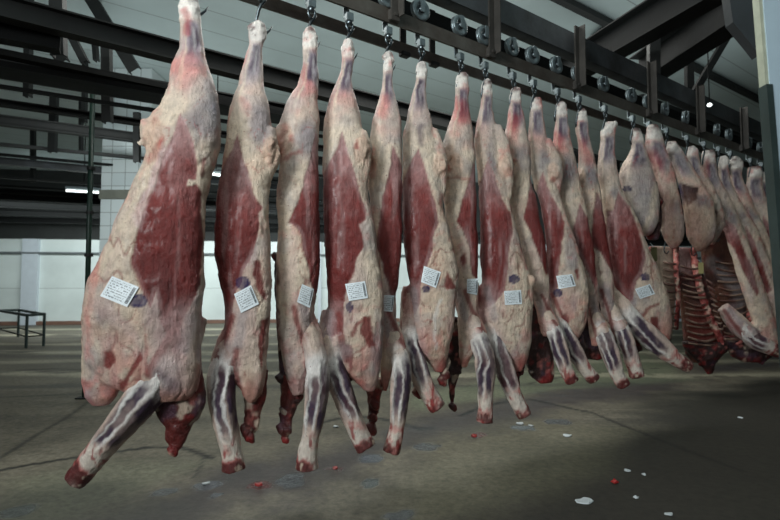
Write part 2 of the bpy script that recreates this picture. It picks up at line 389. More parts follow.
# ------------------------------------------------------------------ overhead steelwork
def beam(name, a, b, z, h, wd_, label, mat=M_steel_dark, kind='i', group=None, cat='beam'):
    A = hz(a[0], a[1], z); B = hz(b[0], b[1], z)
    mb = MB()
    if kind == 'i': mb.ibeam(A, B, wd_, h)
    elif kind == 'c':
        mb.ibeam(A, B, wd_, h)
        L = (B-A).length; k = int(L/.9)
        for i in range(1, k):
            p = A.lerp(B, i/k); mb.box(p+Vector((0, 0, h/2)), (wd_*.8, .012, h*.9))
    else: mb.bar(A+Vector((0, 0, h/2)), B+Vector((0, 0, h/2)), wd_, h)
    return tag(mb.build(name, mat), label, cat, group)
G1 = 'steel beams under the hall ceiling'
beam('steel_beam', (-60, 4), (620, 172), 3.05, .17, .12, 'thick dark steel beam running behind the legs of the hanging sides', cat='beam')
beam('steel_beam', (-60, 67), (330, 131), 2.95, .21, .12, 'deep dark steel beam crossing at left, second below the corner', cat='beam')
beam('conveyor_rail', (-60, 79), (330, 139), 2.75, .03, .04, 'thin dark rail just under the deep beam at left', M_steel_black, 'b', cat='rail')
beam('steel_beam', (-60, 98), (330, 152), 2.9, .07, .07, 'slim dark beam below the thin rail at left', M_steel_black)
beam('steel_beam', (-60, 118), (330, 166), 3.0, .12, .10, 'dark box-deep beam above the white pillar at left')
beam('conveyor_rail', (-60, 140), (330, 178), 2.9, .04, .06, 'pale edged rail passing in front of the white pillar top', M_steel_dark, 'b', cat='rail')
beam('steel_beam', (-60, 159), (300, 192), 2.95, .11, .1, 'grey distant beam level with the lamp reflection at left', M_channel)
beam('conveyor_rail', (-60, 174), (330, 202), 2.9, .04, .06, 'distant rail under the grey beam at left', M_steel_dark, 'b', cat='rail')
beam('steel_beam', (-60, 190), (330, 212), 3.0, .10, .12, 'distant dark beam beneath the bright strip light', M_steel_black)
beam('steel_beam', (-60, 205), (330, 222), 2.9, .2, .2, 'far dark beam in the dark band over the white wall', M_steel_black)
beam('steel_beam', (-60, 221), (420, 231), 2.75, .2, .2, 'farthest dark beam close above the white wall', M_steel_black)
beam('handrail', (-60, 229), (700, 236), 2.7, .06, .06, 'thin dark rail line directly above the white wall', M_steel_black, 'b', cat='rail')
beam('handrail', (-60, 236), (700, 241), 2.55, .07, .06, 'lowest dark rail line touching the white wall band', M_steel_black, 'b', cat='rail')
beam('steel_beam', (-60, 44), (300, 118), 2.95, .05, .10, 'flat dark steel strip between the two thickest beams at left', M_steel_black, 'b')
beam('conveyor_rail', (-60, 62), (330, 128), 2.9, .05, .30, 'wide dark rail tray under the flat strip at left', M_steel_black, 'b', cat='rail')
beam('steel_beam', (-60, 30), (60, 52), 2.95, .16, .12, 'stub of dark beam entering at the left picture edge', M_steel_black)
beam('conveyor_rail', (-60, 150), (300, 184), 2.9, .035, .05, 'thin distant rail above the grey beam at left', M_steel_black, 'b', cat='rail')
beam('conveyor_rail', (-60, 183), (330, 207), 2.9, .035, .05, 'thin distant rail just over the strip light', M_steel_black, 'b', cat='rail')
beam('steel_beam', (-60, 197), (330, 217), 2.9, .12, .3, 'distant wide dark beam right under the strip light', M_steel_black)
beam('steel_beam', (-60, 214), (420, 227), 2.8, .14, .3, 'second farthest dark beam above the white wall', M_steel_black)
def hanger(name, p0, p1, Y, wpx, label, mat=M_steel_dark, group=None, cat='hanger'):
    A = at(*p0, Y); B = at(*p1, Y); w_ = wpx/F*Y
    mb = MB(); up = Vector((0, 1, 0)); mb.bar(A, B, w_, .012, up); 
    d = (B-A).normalized(); x = d.cross(up).normalized()
    for s in (-1, 1): mb.bar(A+x*s*(w_/2-.006)+Vector((0, .03, 0)), B+x*s*(w_/2-.006)+Vector((0, .03, 0)), .012, .06, up)
    return tag(mb.build(name, mat), label, cat, group)
hanger('steel_hanger', (55, -30), (57, 55), 4.3, 14, 'wide dark upright hanger at upper left corner')
hanger('steel_hanger', (105, 40), (106, 122), 5.0, 9, 'short dark upright hanger over the green pipe')
hanger('steel_hanger', (28, -60), (26, 96), 5.2, 6, 'dark upright hanger near left picture edge')
hanger('steel_hanger', (84, 60), (83, 122), 6.6, 4, 'thin upright hanger left of the green pipe')
hanger('steel_hanger', (53, 96), (51, 152), 6.4, 7, 'short upright hanger between two beams at far left')
hanger('steel_hanger', (136, 112), (136, 162), 6.4, 6, 'upright hanger at right side of the white pillar')
hanger('steel_hanger', (80, 100), (80, 150), 7.0, 2.5, 'thin rod hanger beside the green pipe')
hanger('steel_hanger', (32, 120), (32, 182), 8.5, 4, 'small distant upright hanger at far left')
hanger('diagonal_brace', (18, -10), (62, 62), 4.9, 11, 'slanted dark brace leaning by the corner hanger', cat='brace')
hanger('diagonal_brace', (62, 20), (84, 62), 5.0, 7, 'narrow slanted brace right of the corner hanger', cat='brace')
hanger('diagonal_brace', (84, -12), (134, 70), 5.6, 12, 'broad slanted brace between two dark beams at left', cat='brace')
hanger('steel_hanger', (92, 26), (95, 60), 5.4, 4, 'thin upright strut between the two slanted braces')

# double rail, channel beam and hangers above the carcasses
RZ0, RZ1 = 2.70, 2.79
def rl(t, off=0, z=0): p = P0+RP*off+RD*t; return Vector((p.x, p.y, z))
T0, T1 = -3.0, 8.6
tag(MB().bar(rl(T0, 0, (RZ0+RZ1)/2), rl(T1, 0, (RZ0+RZ1)/2), .016, RZ1-RZ0).build('overhead_rail', M_rail), 'worn flat steel rail carrying the trolley wheels above the carcasses', 'rail')
tag(MB().bar(rl(T0, .28, 2.74), rl(T1, .28, 2.74), .016, .075).build('overhead_rail', M_rail), 'second lower-looking flat rail running behind the meat hooks', 'rail')
mb = MB(); A = rl(T0, .05, 3.03); B = rl(T1, .05, 3.03); z = Vector((0, 0, 1))
mb.bar(A-RP*.02+z*.09, B-RP*.02+z*.09, .012, .18); mb.bar(A+RP*.03+z*.006, B+RP*.03+z*.006, .10, .012); mb.bar(A+RP*.03+z*.18, B+RP*.03+z*.18, .10, .012)
tag(mb.build('channel_beam', M_channel), 'long grey channel beam directly above the trolley wheels', 'beam')
mb = MB(); mb.bar(rl(T0, .14, 2.9), rl(T1, .14, 2.9), .02, .16)
tag(mb.build('backing_plate', M_steel_black), 'dark steel strip behind the row of trolley wheels', 'plate')
HG = 'brackets tying the rail to the channel beam'
hp = [(392, 'behind the fifth hook from left'), (491, 'in the middle of the rail, wide one above the eighth hook'), (578, 'first one right of the middle'), (651, 'below the crossing roof beams'), (700, 'below the slanted roof brace'), (744, 'closest to the right-hand post'), (300, 'closest to the left end of the rail')]
for px, s_ in hp:
    p = rail_pt(px)
    r_ = Matrix((RD, RP, Vector((0, 0, 1)))).transposed()
    mb = MB(); c = Vector((p.x, p.y, 0))
    mb.box(c-RP*.03+Vector((0, 0, 2.98)), (.055, .012, .50), r_); mb.box(c-RP*.06+RD*.024+Vector((0, 0, 2.98)), (.008, .06, .50), r_)
    mb.box(c-RP*.015+Vector((0, 0, 2.74)), (.07, .05, .07), r_, .004)
    mb.tube([c-RP*.05+Vector((0, 0, 2.745)), c+RP*.04+Vector((0, 0, 2.745))], .012)
    tag(mb.build('rail_bracket', M_bracket), 'upright rail bracket ' + s_, 'bracket', HG)
for px, s_ in ((405, 'one between the fifth and sixth carcass'), (435, 'one over the sixth carcass')):
    p = rail_pt(px, .28); c = Vector((p.x, p.y, 0)); r_ = Matrix((RD, RP, Vector((0, 0, 1)))).transposed()
    mb = MB(); mb.box(c+RP*.02+Vector((0, 0, 2.9)), (.05, .012, .42), r_); mb.box(c+Vector((0, 0, 2.70)), (.07, .05, .03), r_, .004)
    tag(mb.build('rail_bracket', M_steel_dark), 'dark bracket dropping to the rear rail, ' + s_, 'bracket', 'brackets on the rear rail')
# roof crossing beams at upper right
beam('roof_beam', (560, 88), (770, -30), 3.35, .30, .2, 'heavy black roof beam crossing at upper right, nearer one', M_steel_black)
beam('roof_beam', (640, 88), (800, -14), 3.35, .34, .24, 'heavy black roof beam crossing at upper right, farther one', M_steel_black)
hanger('steel_hanger', (655, 0), (655, 74), 4.9, 11, 'broad upright hanger crossing both roof beams at right', M_steel_dark)
hanger('steel_hanger', (690, 40), (691, 98), 5.6, 7, 'upright hanger beside the slanted brace at right', M_steel_black)
hanger('diagonal_brace', (738, 20), (691, 100), 5.4, 6, 'slanted black brace under the farther roof beam at right', M_steel_black, cat='brace')
for (a, b, h, lb) in (((520, -18), (780, 112), .07, 'long thin ceiling purlin at upper right'), ((592, 42), (606, 30), .05, 'short cross purlin beside the nearer roof beam')):
    beam('ceiling_purlin', a, b, CZ-.09, h, .09, lb, M_steel_dark, 'b', cat='purlin')
beam('ceiling_purlin', (640, 100), (780, 152), CZ-.5, .08, .09, 'lower ceiling purlin at far right', M_steel_dark, 'b', cat='purlin')
# ceiling lamps
def em(name, rgb, s):
    m, n, b = nt(name); b.inputs['Emission Color'].default_value = (*rgb, 1); b.inputs['Emission Strength'].default_value = s; return m
M_lamp = em('lamp_tube', (.9, 1, .98), 2.6)
r = empty('bulb_lamp', at(709.5, 105, 5.1), 'small bright bulb lamp glowing behind the rail at right', 'lamp')
MB().lathe([(.0, -.02), (.02, -.012), (.024, 0), (.018, .014), (.0, .022)], at(709.5, 105, 5.1), (0, 0, 1), 14).build('bulb', M_lamp, r, True)
MB().tube([at(709.5, 105, 5.1)+Vector((0, 0, .015)), Vector((at(709.5, 105, 5.1).x, at(709.5, 105, 5.1).y, CZ))], .006).build('lamp_socket', M_steel_black, r)
for (a, b, z, s_) in (((66, 190.5), (101, 192.5), 2.78, 'strip lamp standing in for a reflection left of the white pillar'), ((206, 173), (226, 176), 2.78, 'strip lamp visible between the first two carcasses')):  # first glowing tube stands in for a lamp reflection
    A = hz(*a, z); B = hz(*b, z)
    r = empty('strip_lamp', (A+B)/2, 'distant bright fluorescent ' + s_, 'lamp', 'distant strip lamps')
    MB().tube([A, B], .02).build('lamp_tube', M_lamp, r); MB().bar(A+Vector((0, 0, .05)), B+Vector((0, 0, .05)), .12, .04).build('lamp_housing', M_zinc, r); MB().tube([(A+B)/2+Vector((0, 0, .06)), (A+B)/2+Vector((0, 0, CZ-(A.z))) ], .008, 6).build('drop_rod', M_steel_black, r)

# pillar, green pipe, trestle, right post
PY = 7.4
a = at(97, 300, PY); b2 = at(146, 300, PY)
pt = empty('tiled_pillar', ((a.x+b2.x)/2, PY+.36, 0), 'square white tiled pillar behind the leftmost carcass', 'pillar')
def tile_mat():
    m, n, b = nt('white_tiles'); tc = n.nodes.new('ShaderNodeTexCoord'); mp = n.nodes.new('ShaderNodeMapping'); mp.inputs['Rotation'].default_value = (PI/2, 0, 0)
    n.links.new(tc.outputs['Object'], mp.inputs[0]); br = n.nodes.new('ShaderNodeTexBrick'); n.links.new(mp.outputs[0], br.inputs['Vector'])
    br.offset = 0; br.inputs['Color1'].default_value = (.62, .68, .68, 1); br.inputs['Color2'].default_value = (.55, .62, .63, 1); br.inputs['Mortar'].default_value = (.30, .33, .33, 1)
    br.inputs['Scale'].default_value = 1; br.inputs['Mortar Size'].default_value = .006; br.inputs['Brick Width'].default_value = .2; br.inputs['Row Height'].default_value = .2
    n.links.new(br.outputs[0], b.inputs['Base Color']); b.inputs['Roughness'].default_value = .18; return m
MB().box(((a.x+b2.x)/2, PY+.36, 2.2), (b2.x-a.x, .7, 4.4), None, .01).build('tiled_shaft', tile_mat(), pt)
MB().box(((a.x+b2.x)/2, PY+.36, 2.47), (b2.x-a.x+.04, .74, .14), None, .01).build('pillar_band', simple('grey_band', (120, 122, 112), .4), pt)
g0 = hz(84.5, 398, 0); g1 = Vector((g0.x-.01, g0.y, 3.3))
r = empty('green_pipe', (g0.x, g0.y, 0), 'thin dark green upright pipe beside the leftmost carcass', 'pipe')
MB().tube([g0, g1], .024, 12).build('pipe', M_green, r, True)
for zz in (.9, 1.42, 1.85, 2.3): MB().lathe([(.02, -.015), (.04, -.015), (.04, .015), (.02, .015)], (g0.x, g0.y, zz), (0, 0, 1), 16).build('collar', M_steel_dark, r)
MB().box((g0.x, g0.y, .006), (.12, .12, .012)).build('foot_plate', M_steel_dark, r)
# trestle
lg = [hz(-3, 338, 0), hz(26, 348, 0), hz(43.5, 346, 0), hz(18, 337, 0)]
hgt = .58
r = empty('steel_trestle', sum(lg, Vector())/4, 'small dark steel trestle standing by the far white wall', 'trestle')
for q in lg: MB().tube([q, Vector((q.x, q.y, hgt))], .024, 6).build('leg', M_frame, r)
mb = MB()
for i in range(4):
    A, B = lg[i], lg[(i+1) % 4]; mb.bar((A.x, A.y, hgt), (B.x, B.y, hgt), .045, .045)
mb.build('top_frame', M_frame, r)
mb = MB()
for i in range(4):
    A, B = lg[i], lg[(i+1) % 4]; mb.bar((A.x, A.y, .2), (B.x, B.y, .2), .022, .022)
mb.build('stretcher', M_steel_dark, r)
# right post
PX = 1.95
q0 = at(752, 0, PX); q1 = at(779, 340, PX)
lean = (q1-q0)/(q1.z-q0.z)
def on(z, dx=0, dy=0): p = q1+lean*(z-q1.z); return Vector((p.x+dx, p.y+dy, z))
r = empty('white_post', on(0, .3, .2), 'pale painted post standing close at the right picture edge', 'post')
def prism(b, pts_lo, pts_hi):
    A = [b.bm.verts.new(p) for p in pts_lo]; B = [b.bm.verts.new(p) for p in pts_hi]; n = len(A)
    for i in range(n): b.bm.faces.new((A[i], A[(i+1) % n], B[(i+1) % n], B[i]))
    b.bm.faces.new(A[::-1]); b.bm.faces.new(B); return b
def slab(z0, z1, x0, x1, y0, y1):
    q = [(x0, y0), (x1, y0), (x1, y1), (x0, y1)]
    return prism(MB(), [on(z0, *p) for p in q], [on(z1, *p) for p in q])
slab(0, 4.4, .018, .5, -.035, .0).build('post_panel', M_post, r)
zs = at(760, 88, PX).z
slab(zs, 4.4, 0.004, .018, -.03, .004).build('worn_edge', M_post_edge, r)
slab(0, zs, .0, .024, -.04, .006).build('frame_strip', M_frame, r)
bk = MB(); z_ = Vector((0, .05, 0))
P = [at(724, -40, 2.2), at(757, -40, 2.2), at(760, 55, 2.2), at(752, 45, 2.2), at(733, 22, 2.2)]
prism(bk, P, [p+z_ for p in P]); bk.build('corner_bracket', simple('grey_bracket_steel', (46, 50, 52), .6), r)

# ------------------------------------------------------------------ trolleys with hooks
TG = 'wheeled hook trolleys on the rail'
def make_trolley():
    r = bpy.data.objects.new('hook_trolley', None); COL.objects.link(r); r.location = (0, 0, 0)
    x, y, z = Vector((1, 0, 0)), Vector((0, 1, 0)), Vector((0, 0, 1))      # x along rail, y behind rail, z up; origin on rail top
    MB().lathe([(.024, -.016), (.062, -.016), (.070, -.012), (.062, -.006), (.062, .006), (.070, .012), (.062, .016), (.024, .016)], (0, 0, .066), y, 32).build('wheel', M_zinc, r, True)
    MB().lathe([(.001, -.030), (.018, -.030), (.022, -.017), (.022, .03), (.001, .03)], (0, 0, .066), y, 16).build('axle', M_hook, r, True)
    MB().box((.0, -.030, .085), (.034, .007, .085), None, .002).build('front_plate', M_zinc, r)
    mb = MB(); mb.box((0, .030, -.030), (.036, .008, .22), None, .002); mb.box((0, .012, -.138), (.036, .04, .008)); mb.box((0, -.008, -.150), (.042, .040, .050), None, .004)
    mb.build('strap', M_zinc, r)
    MB().lathe([(.001, -.02), (.014, -.02), (.017, 0), (.014, .016), (.001, .016)], (0, -.010, -.178), z, 14).build('swivel', M_hook, r, True)
    pts = [Vector((0, -.012, -.178)), Vector((.017, -.012, -.190)), Vector((.022, -.012, -.208)), Vector((.014, -.012, -.228)), Vector((-.002, -.010, -.250)), Vector((-.012, -.006, -.28)), Vector((-.018, 0, -.315)),
           Vector((-.022, .004, -.35)), Vector((-.014, .008, -.376)), Vector((.006, .01, -.388)), Vector((.032, .012, -.380)), Vector((.052, .014, -.357)), Vector((.066, .015, -.330))]
    h = MB().tube(pts, [.0088]*9+[.0082, .0075, .0055, .0018], 10).build('meat_hook', M_hook, r, True)
    MB().tube([Vector((0, -.012, -.178)), Vector((-.017, -.012, -.192)), Vector((-.020, -.012, -.208)), Vector((-.008, -.012, -.226)), Vector((.004, -.012, -.236))], .0075, 8).build('eye', M_hook, h, True)
    return r
TR0 = make_trolley()
def copy_tree(o, parent=None):
    c = o.copy(); COL.objects.link(c); c.parent = parent
    for ch in list(o.children): copy_tree(ch, c)
    return c
used = [False]
RROT = math.atan2(RD.y, RD.x)
def place_trolley(px, label, group=TG):
    t = TR0 if not used[0] else copy_tree(TR0); used[0] = True
    p = rail_pt(px); t.location = (p.x, p.y, RZ1); t.rotation_euler = (0, 0, RROT+random.uniform(-.1, .1))
    return tag(t, label, 'hook', group)

# ------------------------------------------------------------------ flesh
C = {k: lin(v) for k, v in dict(fat=(218, 199, 178), warm=(208, 172, 150), grey=(158, 152, 154), meat=(122, 41, 37), deep=(82, 28, 28), dark=(62, 34, 32), red=(158, 36, 36), pink=(206, 122, 114),
     white=(240, 236, 232), purple=(68, 50, 70), blue=(128, 124, 146), ink=(26, 13, 74), brown=(120, 78, 58), silver=(190, 158, 156)).items()}
def resample(rows, step=4.0):
    ys = np.array([r[0] for r in rows], float); L = np.array([r[1] for r in rows], float); R = np.array([r[2] for r in rows], float)
    n = max(4, int((ys[-1]-ys[0])/step)); yy = np.linspace(ys[0], ys[-1], n)
    l = np.interp(yy, ys, L); r = np.interp(yy, ys, R)
    return list(zip(yy, l, r))
def loft(mb, rows, Y, cap, ratio=.72, dy=0.0, n=22, bow=0.0):
    rows = resample(rows); rings = []; m = len(rows)
    for i, (y, l, r) in enumerate(rows):
        c = at((l+r)/2, y, Y); hw = (r-l)/2/F*Y; T = hw*ratio
        T = cap*math.tanh(T/cap); t = i/(m-1)
        c = c+Vector((0, dy-bow*math.sin(PI*t), 0))
        ring = []
        for k in range(n):
            a = 2*PI*k/n; ca, sa = math.cos(a), math.sin(a)
            ring.append(mb.bm.verts.new(c+Vector((hw*math.copysign(abs(ca)**.85, ca), T*math.copysign(abs(sa)**.9, sa), 0))))
        rings.append(ring)
    for A, B in zip(rings[:-1], rings[1:]):
        for k in range(n): mb.bm.faces.new((A[k], A[(k+1) % n], B[(k+1) % n], B[k]))
    mb.bm.faces.new(rings[0]); mb.bm.faces.new(rings[-1][::-1])
def blobtube(mb, pts, Y, dy=0.0, n=14, flat=1.0):
    P = [at(p[0], p[1], Y)+Vector((0, dy+(p[3] if len(p) > 3 else 0), 0)) for p in pts]; R = [p[2]/F*Y for p in pts]
    # smooth subdivide
    Q = []; RR = []
    for i in range(len(P)-1):
        p0 = P[max(i-1, 0)]; p1 = P[i]; p2 = P[i+1]; p3 = P[min(i+2, len(P)-1)]
        for k in range(4):
            t = k/4; Q.append(.5*((2*p1)+(p2-p0)*t+(2*p0-5*p1+4*p2-p3)*t*t+(3*p1-p0-3*p2+p3)*t**3)); RR.append(R[i]*(1-t)+R[i+1]*t)
    Q.append(P[-1]); RR.append(R[-1])
    mb.tube(Q, RR, n)
def remesh(mb, vox, smooth=3):
    bmesh.ops.recalc_face_normals(mb.bm, faces=mb.bm.faces)
    me = bpy.data.meshes.new('tmp'); mb.bm.to_mesh(me); mb.bm.free()
    o = bpy.data.objects.new('tmp', me); COL.objects.link(o)
    r = o.modifiers.new('r', 'REMESH'); r.mode = 'VOXEL'; r.voxel_size = vox; r.adaptivity = 0
    s = o.modifiers.new('s', 'SMOOTH'); s.iterations = smooth; s.factor = .6
    dg = bpy.context.evaluated_depsgraph_get(); dg.update()
    out = bpy.data.meshes.new_from_object(o.evaluated_get(dg)); bpy.data.objects.remove(o); bpy.data.meshes.remove(me)
    return out
def getV(me):
    a = np.empty(len(me.vertices)*3, np.float32); me.vertices.foreach_get('co', a); return a.reshape(-1, 3).astype(float)
def getN(me):
    a = np.empty(len(me.vertices)*3, np.float32); me.vertex_normals.foreach_get('vector', a); return a.reshape(-1, 3).astype(float)
def setV(me, V): me.vertices.foreach_set('co', V.astype(np.float32).ravel()); me.update()
def finish(me, col, name, parent):
    col = np.clip(col, .002, 1)
    a = me.attributes.new('tint', 'FLOAT_COLOR', 'POINT'); a.data.foreach_set('color', np.concatenate([col, np.ones((len(col), 1))], 1).astype(np.float32).ravel())
    me.materials.clear(); me.materials.append(M_flesh)
    me.polygons.foreach_set('use_smooth', [True]*len(me.polygons)); me.name = name
    return link(name, me, parent)
class Paint:
    def __init__(s, me, seed, lump=.011, fine=.0042):
        V = getV(me); N = getN(me)
        l = fbm(V*7, seed, 3); f = fbm(V*np.array([38, 38, 24]), seed+5, 3)
        s.V = V; s.N = N; s.me = me; s.seed = seed; s.disp = lump*l+fine*f
        s.X, s.Y = proj(V); k = 1.0
        s.sc = V[:, 1]                          # depth, to keep edge noise the same size in metres
        s.ex = fbm(V*16, seed+31, 4); s.ey = fbm(V*16, seed+47, 4); s.b = fbm(V*5, seed+63, 3); s.f = f
        s.col = np.repeat(C['fat'][None], len(V), 0)
    def mix(s, c, m):
        c = C[c] if isinstance(c, str) else c
        m = np.clip(m, 0, 1)[:, None]; s.col = s.col*(1-m)+c[None]*m
    def poly(s, c, pts, soft=1.2, rag=2.6, op=1, emboss=0.0):
        k = 2.7/np.mean(s.sc)
        d = polysd(s.X+rag*k*s.ex, s.Y+rag*k*s.ey, pts); m = sm(soft, -soft, d)*op
        s.mix(c, m); s.disp = s.disp+emboss*m
        return m
    def stroke(s, c, pts, r, op=1, rag=2.0, soft=.5):
        k = 2.7/np.mean(s.sc)
        d = strokesd(s.X+rag*k*s.ex, s.Y+rag*k*s.ey, pts); s.mix(c, sm(r*(1+soft), r*(1-soft), d)*op)
    def done(s, name, parent):
        setV(s.me, s.V+s.N*s.disp[:, None]); return finish(s.me, s.col, name, parent)

def leg_part(pts, Y, vox, seed, parent, dy=-.05, name='foreleg'):
    a, b = pts[0], pts[1]
    q = [(a[0]*2-b[0], a[1]*2-b[1], a[2]*.75, .09), (a[0], a[1], a[2]*1.05, .045), (b[0], b[1], b[2]*1.08, .012)]+[tuple(v[:3])+(0,) for v in pts[2:]]
    pts = [(a[0]*1.5-b[0]*.5, a[1]*1.5-b[1]*.5, a[2])]+list(pts[1:])
    mb = MB(); blobtube(mb, q, Y, dy)
    # muscle bellies along the shank
    x0, y0, r0 = pts[1][:3]; x1, y1, r1 = pts[-1][:3]
    ddx, ddy = x1-x0, y1-y0; L = math.hypot(ddx, ddy); px_, py_ = -ddy/L, ddx/L
    for s in (-1, 1):
        q = [(x0+ddx*t+px_*s*r0*.42*(1-.5*t), y0+ddy*t+py_*s*r0*.42*(1-.5*t), r0*k) for t, k in ((.0, .3), (.2, .5), (.45, .40), (.68, .2))]
        blobtube(mb, q, Y, dy-r0/F*Y*.5)
    me = remesh(mb, vox*.8, 3)
    p = Paint(me, seed, .003, .0018)
    # coordinates along (t) and across (s)
    n = len(pts); best = np.full(p.X.shape, 1e9); T = np.zeros_like(best); Sg = np.zeros_like(best)
    Ls = [0]
    for a, b in zip(pts[:-1], pts[1:]): Ls.append(Ls[-1]+math.hypot(b[0]-a[0], b[1]-a[1]))
    for i, (a, b) in enumerate(zip(pts[:-1], pts[1:])):
        d, t = segd(p.X, p.Y, a, b); r = a[2]*(1-t)+b[2]*t
        cr = ((b[0]-a[0])*(p.Y-a[1])-(b[1]-a[1])*(p.X-a[0]))/math.hypot(b[0]-a[0], b[1]-a[1])
        q = d < best; best = np.where(q, d, best); T = np.where(q, (Ls[i]+t*(Ls[i+1]-Ls[i]))/Ls[-1], T); Sg = np.where(q, cr/r, Sg)
    s = Sg+.30*p.ex; t = T+.07*p.ey
    p.col[:] = C['fat']; p.mix('silver', .45*np.ones_like(t)); p.mix('blue', sm(-.1, .5, p.b)*.35)
    p.mix('white', sm(.16, .28, t)*sm(.50, .36, t)*.75)
    rnd = random.Random(seed); sh = rnd.uniform(-.2, .2); md = sm(-.15, .35, fbm(p.V*np.array([16, 16, 9]), seed+7, 3)+.2)
    for c0, w0, a0, b0 in ((-.62+sh, .55, rnd.uniform(.24, .32), rnd.uniform(.74, .84)), (.42+sh, .62, rnd.uniform(.28, .42), rnd.uniform(.72, .82))):
        cc = c0+.12*np.sin(t*6+seed); ww = w0*np.clip(1.15-np.abs(t-(a0+b0)/2)*1.6, .3, 1)
        m = sm(ww, ww*.55, np.abs(s-cc))*sm(a0-.05, a0+.05, t)*sm(b0+.07, b0-.07, t)
        p.mix('purple', m*(.65+.35*md)); p.mix('deep', m*sm(.0, .5, p.b)*.6); p.disp -= .004*m
    for c0 in (-.10+sh, .72+sh):
        nz = fbm(p.V*np.array([9, 9, 9]), seed+20, 3); m = sm(.20, .02, np.abs(s-c0-.18*np.sin(t*5+seed)-.35*nz)-.07*nz)*sm(.22, .36, t)*sm(.96, .84, t)*(.55+.45*sm(-.2, .2, fbm(p.V*14, seed+23, 2))); p.mix('white', m*.85); p.disp += .003*m
    m = sm(.74, .86, t); p.mix('fat', m*.75); p.mix('white', m*.35); p.mix('pink', m*sm(.0, .4, p.ey)*.6); p.mix('red', m*sm(.12, .3, fbm(p.V*np.array([40, 40, 9]), seed+8, 3))*.8)
    e = t+.05*p.f; p.mix('red', sm(.93, .975, e)*.8*sm(-.5, .1, p.ex)); p.mix('deep', sm(.965, .995, e)*.9); p.mix('fat', sm(.975, .99, T)*sm(.25, .45, p.f)*.7)
    m = sm(.24, .05, t); p.mix('fat', m*.6); p.mix('meat', m*sm(.1, .3, p.b+.3*p.ex)*.7)
    p.disp = p.disp+.004*fbm(p.V*np.array([40, 40, 40]), seed+11, 2)*sm(.85, .97, t)
    # anything below the sawn end
    return p.done(name, parent)

def sticker(quad, bvh, parent, text=None, tr=0):
    n = 8; V = []; uv = []; nn = (1, 1)
    for j in range(n+1):
        for i in range(n+1):
            u, v = i/n, j/n; q = [np.array(c, float) for c in quad]     # corners: top-left, top-right, bottom-right, bottom-left
            p = (q[0]*(1-u)+q[1]*u)*(1-v)+(q[3]*(1-u)+q[2]*u)*v
            V.append(tuple(p)); uv.append((u, 1-v))
    cen = [sum(c[k] for c in quad)/4 for k in (0, 1)]
    hits = []
    for p in V:
        d = ray(*p).normalized(); h = bvh.ray_cast(CAMP, d); hits.append((h[0]-CAMP).length if h[0] else None)
    ok = sorted(h for h in hits if h); base = ok[len(ok)//2] if ok else 3
    hs = [h if h and abs(h-base) < .06 else base for h in hits]
    H = np.array(hs).reshape(n+1, n+1)
    for _ in range(2):
        Hp = np.pad(H, 1, 'edge'); H = np.minimum(H, (Hp[1:-1, 1:-1]*2+Hp[:-2, 1:-1]+Hp[2:, 1:-1]+Hp[1:-1, :-2]+Hp[1:-1, 2:])/6)
    H = H.ravel()-.006
    vs = [CAMP+ray(*p).normalized()*h for p, h in zip(V, H)]
    back = [CAMP+ray(*p).normalized()*(h+.0012) for p, h in zip(V, H)]
    fs = []; 
    for j in range(n):
        for i in range(n):
            a = j*(n+1)+i; fs.append((a, a+1, a+n+2, a+n+1))
    m = len(vs); bf = [tuple(x+m for x in f[::-1]) for f in fs]
    me = bpy.data.meshes.new('paper_label'); me.from_pydata([tuple(v) for v in vs+back], [], fs+bf); me.update()
    ul = me.uv_layers.new(name='UVMap')
    for l in me.loops: ul.data[l.index].uv = uv[l.vertex_index % m]
    me.materials.append(M_label)
    for p in me.polygons: p.use_smooth = True
    return link('paper_label', me, parent)

def ragged(seed, parent, rows, Y, vox, dy=.03, name='neck_flesh', drips=3, tone='meat'):
    rnd = random.Random(seed); mb = MB(); loft(mb, rows, Y, .07, .7, dy)
    y1, l, r = rows[-1]; yb, lb, rb = rows[max(0, len(rows)-3)]
    for k in range(drips):
        x = rnd.uniform(lb, rb); L = rnd.uniform(6, 16)*2.7/Y
        blobtube(mb, [(x, yb-4, 3.2*2.7/Y), (x+rnd.uniform(-1.5, 1.5), yb+L*.5, 2.2*2.7/Y), (x+rnd.uniform(-2, 2), yb+L, .9*2.7/Y)], Y, dy-.01)
    for k in range(5):
        t = rnd.random(); rr = rows[rnd.randrange(len(rows))]; x = rr[1]+(rr[2]-rr[1])*rnd.uniform(.1, .9); q = rnd.uniform(3, 6)*2.7/Y
        blobtube(mb, [(x-q, rr[0]-q, q*.5), (x, rr[0], q), (x+q*.6, rr[0]+q, q*.4)], Y, dy-.03)
    me = remesh(mb, vox*.85, 2); p = Paint(me, seed, .014, .006)
    p.col[:] = C[tone]*.6; p.mix('dark', sm(-.2, .3, p.b)*.8); p.mix('red', sm(.1, .4, p.ex)*.5); p.mix('pink', sm(.25, .45, p.ey)*.5); p.mix('fat', sm(.22, .42, fbm(p.V*14, seed+3, 3))*.6); p.mix('purple', sm(.2, .4, fbm(p.V*9, seed+4, 3))*.6)
    tip = sm(rows[-1][0]-10, rows[-1][0]+4, p.Y); p.mix('red', tip*.6*sm(-.3, .2, p.ex))
    return p.done(name, parent)

